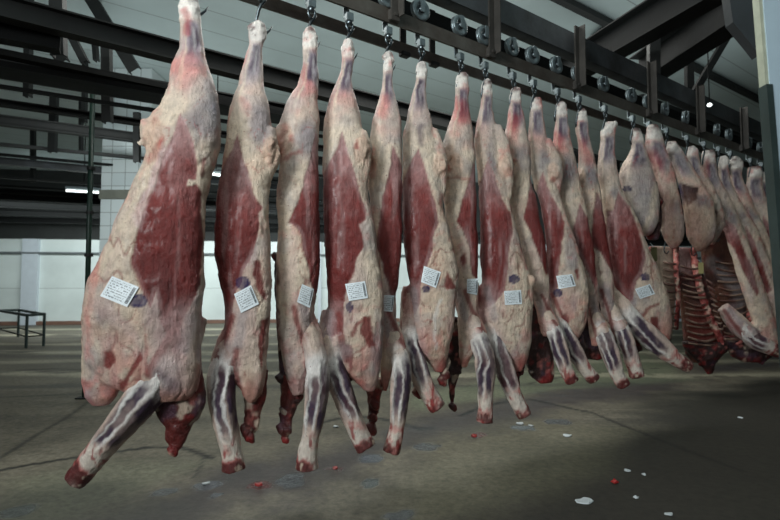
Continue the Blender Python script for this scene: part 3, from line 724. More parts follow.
SG = 'beef sides hanging in a row from the rail'
def carcass(D):
    if D.get('wl'): D['rows'] = [(y, l-(D['wl'] if y0_ > 70 and y < 300 else 0), r) for y, l, r in D['rows'] for y0_ in (y-D['rows'][0][0],)]
    Y = railY(D['x']); seed = D['seed']; vox = D.get('vox', .0032*Y)
    base = rail_pt(D['x'])
    root = empty(D.get('name', 'beef_carcass'), (base.x, base.y, at(D['x'], D['rows'][0][0], Y).z), D['label'], 'carcass', D.get('group', SG))
    cap = D.get('cap', .10)
    mb = MB(); rows = D['rows']; loft(mb, rows, Y, cap, D.get('ratio', .75), 0, 22, D.get('bow', .02))
    for L in D.get('lobes', []): loft(mb, L, Y, .06, .75, -.03)
    rnd = random.Random(seed)
    # knuckle of the hind shank
    x0 = (rows[0][1]+rows[0][2])/2; y0 = rows[0][0]; wk = (rows[1][2]-rows[1][1])/2
    for k in range(3):
        blobtube(mb, [(x0+rnd.uniform(-.4, .4)*wk, y0+1+k*3, wk*.5), (x0+rnd.uniform(-.5, .5)*wk, y0+5+k*3, wk*.62), (x0+rnd.uniform(-.2, .2)*wk, y0+12, wk*.4)], Y, -.3*wk/F*Y)
    for (bx, by, br) in D.get('bumps', []):
        blobtube(mb, [(bx-br*.2, by-br*1.6, br*.4), (bx, by-br*.6, br*.9), (bx+br*.1, by+br*.6, br*.95), (bx, by+br*1.8, br*.35)], Y, -.05)
        for k in range(5):
            ox, oy = rnd.uniform(-1, 1)*br*.8, rnd.uniform(-1.2, 1.4)*br
            blobtube(mb, [(bx+ox-2, by+oy-br*.4, br*.12), (bx+ox, by+oy, br*.2), (bx+ox+2, by+oy+br*.4, br*.1)], Y, -.05-br/F*Y*.55)
    for L in D.get('legs', []):                # shoulder swelling the flank where the foreleg leaves it
        a, b = L[0], L[1]; up = (a[0]*2.2-b[0]*1.2, a[1]*2.2-b[1]*1.2)
        blobtube(mb, [(up[0], up[1], a[2]*.9, .05), (a[0], a[1], a[2]*1.35, .02), (a[0]*.4+b[0]*.6, a[1]*.4+b[1]*.6, b[2]*1.12, D.get('legdy', -.05)*.45), (b[0], b[1], b[2]*.8, D.get('legdy', -.05)*.5)], Y, 0)
    me = remesh(mb, vox, 3); p = Paint(me, seed)
    H = rows[-1][0]-y0
    # general coloration: fat, greyer towards the thigh, warm mottling
    p.mix('warm', sm(-.1, .5, p.b)*.55); p.mix('grey', sm(.0, .45, fbm(p.V*9, seed+80, 3))*.35)
    ysh = y0+H*.20
    top = sm(ysh+H*.08, ysh-H*.02, p.Y); cx = np.interp(p.Y, [r[0] for r in rows], [(r[1]+r[2])/2 for r in rows]); hw = np.interp(p.Y, [r[0] for r in rows], [(r[2]-r[1])/2 for r in rows])
    s = (p.X-cx)/hw+.2*p.ex; ty = (p.Y-y0)/H+.012*p.ey
    p.mix('grey', top*.3)
    o = D.get('stripe', .1)
    tz = D.get('tz', .05)
    rk = D.get('red', .5)
    m = sm(.9, .2, np.abs(s+.2))*sm(tz*1.4, tz*2.2, ty)*sm(tz*4.3, tz*2.8, ty)*sm(-.35, .25, p.b+.4*p.ex+rk-.5); p.mix('pink', m*.7*rk); p.mix('red', m*sm(.1, .5, p.ey)*rk*.8)
    m = sm(tz*6, tz*3, ty); p.mix('silver', m*.25); p.mix('pink', m*sm(.0, .4, fbm(p.V*8, seed+81, 3))*.45*(.4+rk))
    wv = .12*np.sin(ty*60+seed)
    m = sm(.95, .45, np.abs(s-o))*sm(tz*.9, tz*1.35, ty)*sm(tz*3.6, tz*2.2, ty); p.mix('blue', m*.65)
    m = sm(.55, .25, np.abs(s-o+wv))*sm(tz*1.0, tz*1.4, ty)*sm(tz*3.3, tz*2.3, ty)*(.75+.25*sm(-.2, .2, p.b)); p.mix('purple', m)
    m = sm(.20, .08, np.abs(s-o-.15))*sm(tz*1.2, tz*1.6, ty)*sm(tz*3.0, tz*2.2, ty); p.mix('white', m*.25)
    m = sm(.16, .06, np.abs(s-o+.62))*sm(tz, tz*1.3, ty)*sm(tz*4.6, tz*3.4, ty); p.mix('fat', m*.7); p.disp += .003*m
    m = sm(tz*1.1, tz*.8, ty); p.mix('fat', m*.8); p.mix('white', m*.7); p.mix('pink', m*sm(.1, .4, p.ey)*.6); p.mix('deep', sm(tz*.4, tz*.1, ty)*sm(-.1, .2, p.ex)*.85); p.disp = p.disp+m*.007*fbm(p.V*np.array([50, 50, 50]), seed+35, 2)
    # grey-purple area right of the thigh's middle
    m = sm(.9, .2, np.hypot(s-.45, (ty-tz*5.5)/.10))*.75*sm(-.3, .2, p.b); p.mix('grey', m); p.mix('purple', m*.5)
    cr = fbm(p.V*np.array([9, 9, 2.6]), seed+101, 3); m = sm(.05, .0, np.abs(cr))*sm(.25, .4, ty); p.mix('brown', m*.35); p.disp = p.disp-.003*m
    cr = fbm(p.V*np.array([14, 14, 8]), seed+102, 3); m = sm(.04, .0, np.abs(cr))*sm(.12, .3, ty)*sm(-.1, .3, p.b); p.mix('red', m*.5)
    p.mix('grey', sm(.1, .5, fbm(p.V*3.5, seed+103, 3))*.45)
    m = sm(.78, .92, ty)*sm(-.1, .3, fbm(p.V*10, seed+104, 3)); p.mix('pink', m*.5); p.mix('red', sm(.93, 1.0, ty+.05*p.ex)*.55)
    p.mix('blue', sm(.12, .45, fbm(p.V*np.array([6, 6, 3]), seed+107, 3))*sm(.5, .65, ty)*.4)
    cr = fbm(p.V*np.array([7, 7, 3.2]), seed+108, 3); m = sm(.035, .0, np.abs(cr-.15))*sm(.45, .6, ty); p.mix('meat', m*.6); p.disp = p.disp-.004*m
    # belly crease lines and pink speckle
    p.mix('pink', sm(.25, .5, p.ey)*.28*sm(.25, .5, ty)); p.mix('brown', sm(.35, .6, fbm(p.V*12, seed+90, 2))*.3*sm(.3, .5, ty))
    p.mix('silver', sm(.3, .6, ty)*sm(.0, .4, fbm(p.V*np.array([10, 10, 3]), seed+95, 3))*.35)
    edge = sm(.80, 1.0, np.abs(s)); p.mix('pink', edge*sm(-.1, .4, p.ey)*.5)
    for (bx, by, br) in D.get('bumps', []):
        d = np.hypot(p.X-bx, (p.Y-by)*.6)
        m = sm(br*1.5, br*.9, d); p.disp = p.disp+m*.018*fbm(p.V*np.array([42, 42, 26]), seed+33, 3); p.mix('warm', m*.6); p.mix('red', m*sm(.15, .4, p.ex)*.6)
    for P in D.get('meat', []):
        m = p.poly('meat', P, 1.0, D.get('rag', 2.2), 1, -.004)
        p.mix('deep', m*sm(.0, .5, p.b)*.55); p.mix('silver', m*sm(.12, .5, fbm(p.V*np.array([30, 30, 3.0]), seed+70, 3))*.42)
        yt = min(q[1] for q in P); yb = max(q[1] for q in P); tt = (p.Y-yt)/(yb-yt); p.mix('silver', m*sm(.42, .05, tt+.2*p.ex)*.45); p.mix('deep', m*sm(.3, .5, tt)*.3)
        d = polysd(p.X, p.Y, P); p.mix('silver', sm(2.6, .6, np.abs(d+2))*m*.35*sm(-.2, .3, p.b))
    for P in D.get('patch', []): m = p.poly('meat', P, 1.4, 4.5, .92, -.003); p.mix('deep', m*sm(0, .4, p.b)*.5)
    for L in D.get('legs', []):
        a, b = L[0], L[1]; up = (a[0]*2-b[0], a[1]*2-b[1]); k = 1 if rnd.random() < .5 else -1
        p.stroke('silver', [up, a[:2], b[:2]], a[2]*1.2, .4); p.stroke('grey', [(up[0]-k*a[2]*.3, up[1]), (a[0]-k*a[2]*.5, a[1])], a[2]*.45, .5)
        p.stroke('meat', [(up[0]+k*a[2]*.6, up[1]), (a[0]+k*a[2]*.75, a[1]), (b[0]+k*b[2]*.9, b[1]-2)], a[2]*.28, .8)
        p.stroke('white', [(a[0]*.3+b[0]*.7, a[1]*.3+b[1]*.7), (b[0], b[1])], b[2]*.6, .5); p.stroke('purple', [(a[0]-k*a[2]*.2, a[1]+1)], 0, 0) if 0 else None
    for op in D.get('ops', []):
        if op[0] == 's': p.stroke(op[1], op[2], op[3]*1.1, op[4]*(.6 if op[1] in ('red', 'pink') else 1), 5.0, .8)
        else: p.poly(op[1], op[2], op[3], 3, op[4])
    if 'stamp' in D:
        sx, sy, srx, sry = D['stamp']; d = np.hypot((p.X-sx)/srx, (p.Y-sy)/sry)+.25*p.f
        ringm = np.maximum(sm(1.05, .9, d)*sm(.55, .7, d), sm(.62, .5, d)*.7); p.mix('ink', np.maximum(ringm, sm(1.05, .85, d)*.85)*(.8+.2*sm(-.2, .2, p.f)))
    body = p.done('flank', root)
    if 'quad' in D:
        me2 = body.data; off = root.location
        bv = BVHTree.FromPolygons([v.co+off for v in me2.vertices], [tuple(q.vertices) for q in me2.polygons])
        sticker(D['quad'], bv, root)
    for i, L in enumerate(D.get('legs', [])): leg_part(L, Y, vox, seed+300+i, root, D.get('legdy', -.05))
    for i, N in enumerate(D.get('necks', [])): ragged(seed+500+i, root, N, Y, vox, D.get('neckdy', .03))
    for i, N in enumerate(D.get('cavity', [])): ragged(seed+600+i, root, N, Y, vox, .05, 'inner_cavity', 0, 'dark')
    return root

CS = []
CS.append(dict(x=189, seed=11, red=.9, tz=.055, stripe=.1, cap=.13, bow=.03, label='largest beef side at far left with foreleg kicked out to the left',
 rows=[(-3,182,198),(5,179,200),(20,180,201),(35,180,202),(50,180,205),(60,176,208),(70,173,211),(85,171,215),(100,167,219),(112,160,221),(120,152,222),(130,150,223),(150,150,222),(165,147,218),(180,140,212),(200,132,208),(220,121,209),(240,113,207),(260,103,206),(280,94,205),(300,89,204),(320,87,203),(340,86,201),(360,86,200),(380,100,199),(392,130,197),(400,150,190)],
 lobes=[[(330,88,130),(360,86,128),(380,87,124),(395,90,120),(403,98,112)]],
 bumps=[(153,136,9)],
 meat=[[(180,112),(186,125),(192,140),(197,155),(198,170),(196,180),(188,178),(186,186),(197,184),(201,192),(203,220),(203,250),(200,285),(190,306),(182,322),(176,338),(166,335),(160,318),(158,300),(155,290),(150,308),(144,296),(137,278),(131,262),(135,240),(141,220),(148,200),(156,180),(164,158),(171,142),(176,125)]],
 patch=[[(104,352),(112,351),(114,362),(109,372),(103,368)],[(172,340),(180,328),(181,340),(178,356),(171,352)],[(130,365),(140,352),(144,358),(128,378),(122,392),(118,386)]],
 ops=[('s','silver',[(166,150),(150,185),(138,222)],4,.8),('s','fat',[(158,150),(140,190),(124,226)],2.5,.8),('s','red',[(163,138),(156,155),(150,160)],4,.8),('s','meat',[(205,160),(203,175)],2,.7),('s','silver',[(176,325),(168,365),(180,380)],14,.55),
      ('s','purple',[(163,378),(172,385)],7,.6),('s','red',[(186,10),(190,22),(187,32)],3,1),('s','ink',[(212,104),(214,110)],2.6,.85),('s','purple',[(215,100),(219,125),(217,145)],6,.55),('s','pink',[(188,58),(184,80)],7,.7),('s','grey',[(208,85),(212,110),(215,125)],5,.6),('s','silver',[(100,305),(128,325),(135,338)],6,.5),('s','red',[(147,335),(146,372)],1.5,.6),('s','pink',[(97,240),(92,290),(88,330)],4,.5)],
 stamp=(138,301,9,7), quad=[(112,276),(139,287),(127,307),(100,296)],
 legs=[[(176,348,16),(164,376,17),(143,403,17),(120,430,14),(102,452,12),(82,476,11)]],
 necks=[[(370,165,199),(385,160,201),(395,155,202),(405,151,203),(412,153,199),(420,157,197),(427,163,190),(436,165,186),(446,167,181),(452,169,176)]]))
CS.append(dict(x=257, seed=12, red=.4, tz=.05, stripe=.0, label='second beef side from left, purple stamp just above its paper label',
 rows=[(23,252,264),(30,248,267),(38,249,266),(45,249,263),(55,246,263),(70,242,264),(85,238,265),(100,234,268),(120,229,272),(135,227,274),(150,225,273),(165,224,273),(180,221,272),(200,218,270),(230,215,271),(250,216,272),(270,218,272),(290,222,272),(310,225,271),(330,224,270),(345,220,269),(360,218,267),(375,225,266),(388,240,265),(397,247,261)],
 lobes=[[(130,262,277),(150,256,280),(165,257,280),(178,262,274),(186,265,271)],[(320,240,268),(350,239,267),(378,240,265),(394,244,262),(402,249,257)]],
 bumps=[(271,152,7)],
 meat=[[(237,134),(243,160),(250,180),(255,196),(263,209),(258,214),(259,225),(256,242),(252,256),(244,270),(241,284),(235,292),(232,310),(228,330),(223,345),(220,320),(212,250),(212,200),(222,170),(231,152)]],
 patch=[[(254,262),(261,261),(264,285),(265,300),(258,292),(254,275)],[(262,322),(270,318),(266,350),(262,372),(260,350)]],
 ops=[('s','meat',[(237,352),(233,370),(241,393)],3,.8),('s','grey',[(228,350),(218,372)],6,.5),('s','red',[(238,96)],3,.1),('s','fat',[(250,175),(264,205)],3,.5),('s','pink',[(245,100),(247,108)],4,.6)],
 stamp=(243,283,7.5,6.5), quad=[(234,294),(251,285),(259,304),(241,313)],
 legs=[[(232,345,12),(225,374,13.5),(226,400,13.5),(231,428,11.5),(235,449,9.5),(237,466,11.5)]],
 necks=[[(370,240,267),(385,240,266),(400,242,264),(412,243,260),(422,245,258),(432,246,255),(438,249,253)]]))
CS.append(dict(x=309, seed=13, red=.7, tz=.055, stripe=.2, label='third beef side from left with paper label near its right edge and no stamp',
 rows=[(28,305,314),(35,303,317),(45,303,317),(65,303,318),(75,301,319),(85,298,319),(95,291,319),(105,286,319),(115,282,320),(125,279,320),(145,279,320),(165,281,320),(180,279,320),(200,278,320),(220,278,321),(240,278,321),(260,277,321),(280,276,320),(300,276,316),(320,277,313),(340,279,314),(360,282,314),(380,287,308),(395,292,304)],
 bumps=[(284,140,8)],
 meat=[[(316,132),(311,155),(304,180),(298,200),(292,214),(289,223),(297,229),(301,236),(303,250),(308,265),(312,285),(316,296),(322,290),(325,240),(325,180),(320,150)]],
 patch=[[(307,335),(313,330),(316,352),(312,372),(306,378),(305,355)]],
 ops=[('s','deep',[(275,262),(275,300),(277,340),(280,380)],2.6,.9),('s','pink',[(308,85),(312,92)],4,.9),('s','red',[(305,65),(304,80)],2.5,.7),('s','red',[(285,158),(300,152)],1.5,.8),('s','red',[(283,125),(280,160)],3,.6)],
 quad=[(302,284),(314,289),(310,308),(297,302)],
 legs=[[(309,335,10),(318,362,10.5),(320,385,11),(317,410,10.5),(312,435,8.5),(309,452,10),(309,465,11)]],
 necks=[[(375,281,306),(390,280,300),(405,280,296),(418,281,291),(430,282,289),(440,284,287)]],
 cavity=[[(258,273,281),(290,273,282),(320,274,286),(350,276,296),(380,277,302),(400,279,302),(412,282,292)]]))
CS.append(dict(x=347, seed=14, red=.4, tz=.05, stripe=.1, label='fourth beef side from left with red patch below its large paper label',
 rows=[(40,344,353),(48,341,355),(58,342,355),(68,341,353),(78,338,352),(88,334,353),(98,330,355),(110,327,359),(120,325,362),(135,323,364),(150,323,368),(165,322,368),(180,323,367),(200,323,370),(220,323,374),(240,324,377),(260,325,379),(280,327,382),(300,328,384),(320,326,384),(340,323,383),(355,326,382),(370,340,380),(382,355,378),(391,366,375)],
 lobes=[[(132,358,367),(148,355,373),(165,356,371),(180,360,368)]],
 bumps=[(362,150,7)],
 meat=[[(342,132),(347,150),(353,170),(360,190),(367,211),(366,219),(360,224),(364,246),(357,258),(355,266),(350,281),(346,292),(343,312),(343,332),(332,337),(324,330),(320,250),(320,180),(330,160),(337,148)]],
 patch=[[(363,317),(372,318),(373,338),(376,346),(367,347),(362,334)],[(345,345),(351,345),(352,362),(349,376),(346,360)]],
 ops=[('s','meat',[(354,336),(358,326),(365,320)],1.6,.8),('s','grey',[(345,350),(330,362)],6,.5),('s','fat',[(350,255),(362,225)],2,.0),('s','deep',[(336,155),(330,200),(328,260)],3,.6)],
 stamp=(349.5,307,3.8,5.2), quad=[(345,284),(365,281),(368,298),(349,301)],
 legs=[[(333,338,12),(335,362,11.5),(344,392,11.5),(355,420,10),(361,434,9.5),(367,445,10)]],
 necks=[[(375,338,352),(388,334,346),(395,336,342)]]))
CS.append(dict(x=388, seed=15, red=.8, tz=.05, stripe=.1, label='narrow fifth beef side from left, half hidden behind its neighbour',
 rows=[(53,385,392),(60,382,395),(70,382,394),(80,382,393),(90,381,394),(100,379,396),(110,376,398),(120,373,401),(130,371,402),(150,368,403),(180,368,403),(200,370,403),(220,371,403),(240,374,403),(260,376,402),(280,378,399),(300,379,397),(320,379,397),(340,379,399),(360,379,398),(378,381,391),(391,383,387)],
 bumps=[(371,158,6)],
 meat=[[(393,146),(388,175),(382,200),(378,225),(375,246),(382,262),(385,277),(390,292),(395,302),(402,290),(407,220),(405,170)]],
 ops=[('s','pink',[(384,98),(383,115)],4,.9),('s','red',[(370,150),(372,175)],2.5,.6),('s','red',[(386,385),(384,392)],2,.6)],
 quad=[(384,295),(394.5,295.5),(392.5,312),(383,311)],
 legs=[[(392,335,8),(400,357,9),(402,378,9.5),(400,400,9),(397,424,7.2),(394,438,8),(391,449,9)]],
 necks=[[(380,366,386),(392,366,382),(405,367,378),(418,368,375),(430,371,375)]]))
CS.append(dict(x=421, seed=16, wl=2, red=.3, tz=.05, stripe=.0, label='sixth beef side from left with small red triangle beside its label',
 rows=[(62,418,426),(70,415,427),(80,416,427),(90,413,426),(100,411,427),(110,408,429),(120,406,431),(135,404,434),(150,404,438),(170,404,441),(190,403,442),(210,403,443),(230,404,449),(250,405,454),(270,408,459),(280,410,459),(290,412,457),(305,411,455),(320,407,454),(335,405,452),(350,410,449),(362,428,447),(372,434,444)],
 lobes=[[(130,432,437),(150,430,445),(172,432,447),(190,435,446),(200,438,443)]],
 bumps=[(440,165,6)],
 meat=[[(418,148),(424,165),(430,185),(436,205),(439,222),(434,236),(431,255),(427,266),(421,284),(419,305),(414,314),(408,312),(400,250),(400,190),(410,165)]],
 patch=[[(446,271),(457,288),(445,289)]],
 ops=[('s','purple',[(421,128),(422,142)],3,.6),('s','white',[(440,300),(434,330),(436,350)],1.2,.5),('s','grey',[(408,330),(412,345)],5,.5),('s','red',[(444,362),(441,374)],4,.7)],
 stamp=(426,289,4,4), quad=[(424,266),(441,272),(436,288),(421,282)],
 legs=[[(411,318,9),(412,345,9.5),(418,370,10),(429,393,9),(437,406,8.5)]],
 necks=[[(352,432,449),(365,437,450),(374,440,449),(382,442,446)],[(365,408,420),(380,411,421),(394,415,419)]]))
CS.append(dict(x=461, seed=17, wl=4, red=1.0, tz=.05, stripe=.2, label='seventh beef side from left, narrow, label at its right edge, bloody hock',
 rows=[(73,458,466),(80,455,468),(90,455,469),(100,455,468),(110,454,470),(120,451,471),(130,447,472),(140,443,474),(160,442,476),(180,444,476),(200,447,477),(220,449,477),(240,451,478),(260,455,478),(280,458,478),(300,458,478),(320,458,477),(340,459,476),(355,459,473),(368,461,467)],
 bumps=[(447,158,7),(456,165,6)],
 meat=[[(474,162),(469,182),(462,200),(456,222),(464,233),(470,247),(472,275),(479,284),(484,240),(482,190),(478,170)]],
 patch=[[(461,258),(466,250),(467,262),(464,270)]],
 ops=[('s','red',[(462,105),(464,118)],5,.9),('s','red',[(449,178),(470,178)],1.5,.6),('s','red',[(469,324)],2,.6)],
 quad=[(467,279),(478.5,278.5),(477,295),(467,293)],
 legs=[[(470,318,8),(480,345,9.5),(485,364,9.5),(484,388,8),(484,406,7),(483,420,8.5)]],
 cavity=[[(318,450,461),(335,449,464),(355,449,466),(372,449,463),(385,449,458),(400,450,456),(408,452,454)]]))
CS.append(dict(x=487, seed=18, red=.3, tz=.05, stripe=.1, label='eighth beef side from left with purple stamp above its label',
 rows=[(80,483,491),(88,480,493),(98,481,493),(108,480,492),(118,477,494),(130,474,496),(145,474,499),(160,476,501),(175,477,505),(190,478,507),(210,478,511),(230,479,516),(250,479,521),(270,480,527),(285,480,532),(300,480,533),(320,481,532),(340,484,531),(352,492,529),(362,508,527),(372,514,522)],
 lobes=[[(126,494,500),(145,493,508),(165,494,512),(185,498,512),(200,503,511)]],
 bumps=[(504,168,6),(530,280,3)],
 meat=[[(488,161),(495,177),(502,198),(510,212),(513,232),(509,250),(507,275),(504,290),(497,301),(487,308),(480,312),(474,250),(474,200),(482,175)]],
 ops=[('s','silver',[(484,310),(482,330)],6,.5),('s','red',[(499,340),(502,352)],2,.6),('s','pink',[(476,122),(475,135)],3,.6)],
 stamp=(514,279,6,4.5), quad=[(504,291),(521,290),(522,304),(505,305)],
 legs=[[(490,318,9),(496,346,9),(504,375,8.8),(514,397,7.6),(523,414,7.2)]],
 necks=[[(352,506,528),(365,510,524),(376,513,521),(383,515,518)]]))
CS.append(dict(x=515, seed=19, wl=8, red=1.0, tz=.05, stripe=.1, label='ninth beef side from left, thin strip of belly fat showing behind its neighbour',
 rows=[(88,512,519),(95,509,521),(105,509,522),(115,508,524),(125,507,525),(135,504,527),(150,501,529),(165,501,530),(180,506,531),(200,514,536),(220,519,540),(240,524,544),(260,528,547),(280,532,548),(300,536,549),(320,538,550),(337,542,550)],
 bumps=[(507,160,7),(513,170,6)],
 meat=[[(532,168),(528,195),(524,218),(530,231),(537,250),(546,275),(552,270),(545,225),(536,190)]],
 ops=[('s','red',[(515,118),(513,128)],4,.9)],
 legs=[[(546,315,6),(554,335,7.5),(558,352,7.5),(564,369,6.8),(570,381,6.8)]],
 cavity=[[(285,528,542),(305,529,545),(325,530,549),(345,529,552),(362,528,556),(375,531,556),(384,540,554)]]))
CS.append(dict(x=536, seed=20, red=.3, tz=.05, stripe=.1, label='tenth beef side from left, dark round stamp below the left of its label',
 rows=[(97,533,540),(105,530,543),(125,529,544),(145,527,547),(155,527,549),(170,529,552),(185,533,556),(200,537,561),(220,541,567),(240,544,574),(260,546,580),(280,547,586),(300,547,589),(315,549,588),(328,555,584),(340,563,577)],
 lobes=[[(140,544,550),(160,544,560),(180,547,562),(192,552,560)]], bumps=[(553,172,5)],
 meat=[[(542,172),(551,194),(558,206),(565,222),(563,242),(560,262),(557,287),(551,302),(545,290),(536,230),(535,195)]],
 patch=[[(560,318),(566,312),(570,322),(563,330)],[(575,270),(579,268),(580,279),(577,280)]],
 stamp=(558,293,4.8,4.5), quad=[(556,276),(572,274),(576,286),(559,289)],
 legs=[[(555,312,6.5),(562,330,7),(571,350,7.5),(582,367,7),(592,379,6.5)]],
 cavity=[[(335,560,585),(348,562,588),(360,570,586)]]))
CS.append(dict(x=560, seed=21, wl=8, red=.9, tz=.05, stripe=.2, label='eleventh beef side from left, mostly covered, reddened hock',
 rows=[(103,556,565),(112,555,567),(122,555,568),(135,553,569),(145,551,571),(160,550,575),(180,553,579),(195,557,582),(210,562,585),(230,568,589),(250,574,593),(270,580,595),(290,584,597),(310,587,599),(330,588,600),(346,591,598)],
 bumps=[(557,165,6)],
 meat=[[(580,203),(573,230),(576,250),(586,268),(596,290),(600,260),(592,225)]],
 ops=[('s','red',[(558,135),(560,145)],4,.8)],
 legs=[[(596,318,6),(603,338,8),(607,356,7.5),(615,374,6.8),(621,385,6.6)]],
 cavity=[[(305,578,592),(325,578,598),(345,580,604),(360,588,604)]]))
CS.append(dict(x=582, seed=22, wl=6, red=1.0, tz=.05, stripe=.2, label='twelfth beef side from left with bright red hock, mostly covered',
 rows=[(110,578,586),(118,575,588),(130,575,588),(140,577,590),(155,578,593),(170,577,596),(185,580,598),(205,583,601),(225,588,605),(245,591,608),(265,595,611),(285,598,613),(305,600,614),(325,603,617),(342,607,616)],
 bumps=[(580,178,5)],
 meat=[[(597,193),(592,222),(591,246),(601,252),(607,264),(613,275),(614,240),(605,205)]],
 ops=[('s','red',[(583,145),(588,160)],5,.8)],
 legs=[[(613,312,6),(621,334,8),(626,350,7.8),(631,365,7),(634,376,7)]],
 cavity=[[(255,592,604),(285,596,610),(315,600,616),(340,602,620),(352,606,620)]]))
CS.append(dict(x=608, seed=23, wl=5, red=.2, tz=.06, stripe=.2, legdy=-.07, label='thirteenth beef side from left, wide, foreleg kicked out to the right',
 rows=[(122,605,612),(130,600,615),(142,600,615),(152,598,614),(165,597,616),(180,597,618),(190,600,621),(200,604,626),(215,608,634),(230,610,640),(250,611,647),(265,612,655),(280,612,661),(295,613,667),(310,614,670),(325,618,671),(338,640,669),(348,656,666)],
 bumps=[(610,203,4)],
 meat=[[(619,192),(630,207),(640,235),(646,257),(643,272),(637,281),(632,300),(622,306),(611,300),(606,240),(607,212),(613,210)]],
 patch=[[(650,317),(658,317),(661,333),(656,337),(651,326)]],
 ops=[('s','meat',[(640,322),(646,310),(658,304)],1.4,.8),('s','grey',[(615,305),(620,315)],6,.5)],
 stamp=(645,277,4.8,4.2), quad=[(635,289),(650,284),(655,294),(640,299)],
 legs=[[(618,300,9),(630,322,10),(645,338,9.5),(660,350,8.5),(673,359,7),(685,366,6.2)]],
 necks=[[(325,618,640),(338,622,642),(348,628,642),(355,634,640)]]))
NAMES = {}
for D in CS:
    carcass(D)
ORD = ['first', 'second', 'third', 'fourth', 'fifth', 'sixth', 'seventh', 'eighth', 'ninth', 'tenth', 'eleventh', 'twelfth', 'thirteenth']
for i, D in enumerate(CS):
    place_trolley(D['rows'][0][1]*.5+D['rows'][0][2]*.5-1, 'steel trolley and hook holding the %s beef side from the left' % ORD[i])

# hindquarters and further sides on the right
HQ = 'hindquarters hanging above the rib quarters'
CS2 = [
 dict(x=637, seed=31, name='beef_hindquarter', group=HQ, red=.3, tz=.12, stripe=.2, label='short rounded grey hindquarter with small purple stamp, right of the long sides', stamp=(627,189,4.5,3.2),
  rows=[(128,633,640),(137,630,643),(150,630,645),(158,626,647),(165,621,650),(175,618,653),(190,617,657),(205,618,659),(218,622,658),(228,630,655),(236,640,650)], cavity=[[(180,646,660),(200,642,664),(222,642,664),(240,650,662)]],
  ops=[('s','grey',[(640,180),(645,205),(640,220)],12,.7),('s','fat',[(657,185),(652,212),(642,236)],2.5,.8)]),
 dict(x=652, seed=32, name='beef_hindquarter', group=HQ, red=1.0, tz=.12, stripe=.3, label='brownish hindquarter with vivid red hock beside the grey one',
  rows=[(125,648,658),(135,645,662),(150,645,665),(160,648,669),(175,652,674),(190,655,677),(205,658,680),(220,659,682),(235,662,684),(242,666,682),(249,670,677)],
  ops=[('s','red',[(650,155),(658,162)],6,.9),('s','brown',[(665,200),(672,240)],10,.7)]),
 dict(x=675, seed=33, name='beef_hindquarter', group=HQ, red=.6, tz=.1, stripe=.1, label='hindquarter with long purple streak and dark hollow',
  rows=[(141,667,674),(150,667,682),(165,671,690),(180,677,699),(200,681,710),(220,684,715),(238,687,714),(246,692,708),(252,696,702)],
  ops=[('s','ink',[(679,186),(681,202)],2.6,.95),('p','dark',[(682,184),(699,187),(697,199),(688,206),(682,197)],1,1),('s','dark',[(689,191),(691,196)],5,1),('s','brown',[(692,215),(700,245)],14,.7),('s','meat',[(710,193)],6,.1)]),
 dict(x=692, seed=34, name='beef_hindquarter', group=HQ, red=.4, tz=.1, stripe=.1, label='pale hindquarter with dark round hole, next to the rib quarters',
  rows=[(146,688,694),(156,686,698),(168,689,700),(180,692,708),(195,697,716),(210,702,722),(225,705,724),(236,707,719),(246,710,714)],
  ops=[('p','deep',[(705,210),(712,208),(718,212),(716,220),(708,221)],1,1),('s','dark',[(711,213),(712,216)],3.5,1)]),
 dict(x=708, seed=35, red=.5, tz=.06, stripe=.2, label='brown-tinted beef side leaning right, first after the hindquarters',
  rows=[(150,703,713),(160,701,715),(175,702,717),(190,706,724),(205,712,732),(220,718,738),(240,726,745),(260,732,752),(280,738,760),(300,745,767),(320,752,774),(340,756,778),(352,758,774)],
  meat=[[(723,218),(736,228),(750,262),(760,292),(757,296),(745,275),(735,250),(722,236)]], ops=[('s','meat',[(707,160),(706,175)],3,.7)],
  legs=[[(740,325,7),(752,340,8),(764,346,7.5),(776,352,6)]]),
 dict(x=723, seed=36, red=.2, tz=.06, stripe=.2, label='slim pale beef side crowded between two others at right',
  rows=[(156,719,726),(165,717,728),(180,718,729),(195,722,736),(210,728,744),(230,738,756),(260,750,768),(290,762,780),(320,770,788),(345,775,786)],
  meat=[[(745,225),(752,235),(772,290),(766,295),(752,260)]]),
 dict(x=735, seed=37, red=.9, tz=.06, stripe=.1, label='beef side with broad blocky knuckle near the right post',
  rows=[(158,729,740),(166,727,742),(178,729,741),(190,732,746),(210,738,754),(230,744,764),(260,754,776),(290,764,786),(320,772,792),(345,778,790)],
  meat=[[(745,205),(754,222),(770,262),(778,290),(766,285),(752,245)]]),
 dict(x=754, seed=38, red=.8, tz=.06, stripe=.1, label='pale-topped beef side second from the right post',
  rows=[(166,749,760),(174,747,762),(186,746,761),(200,745,766),(215,748,774),(235,753,782),(260,758,788),(290,764,792),(320,770,794),(345,776,792)],
  meat=[[(763,215),(772,228),(784,268),(782,300),(770,290),(762,250)]]),
 dict(x=766, seed=39, red=.9, tz=.06, stripe=.1, label='last visible beef side against the right post',
  rows=[(172,761,770),(182,759,772),(195,759,773),(210,758,778),(235,762,786),(270,768,794),(310,774,798),(345,780,794)],
  meat=[[(768,210),(778,225),(788,262),(786,300),(776,280)]]),
]
for D in CS2: D['vox'] = .017; D['cap'] = .09; carcass(D)
O2 = ['grey hindquarter', 'red-hocked hindquarter', 'purple-streaked hindquarter', 'pale hindquarter with a hole', 'leaning brown-tinted side', 'slim crowded side', 'blocky-knuckled side', 'pale-topped side near the post', 'last side at the post']
for D, s_ in zip(CS2, O2): place_trolley(D['rows'][0][1]*.5+D['rows'][0][2]*.5-1, 'distant steel trolley and hook holding the ' + s_)

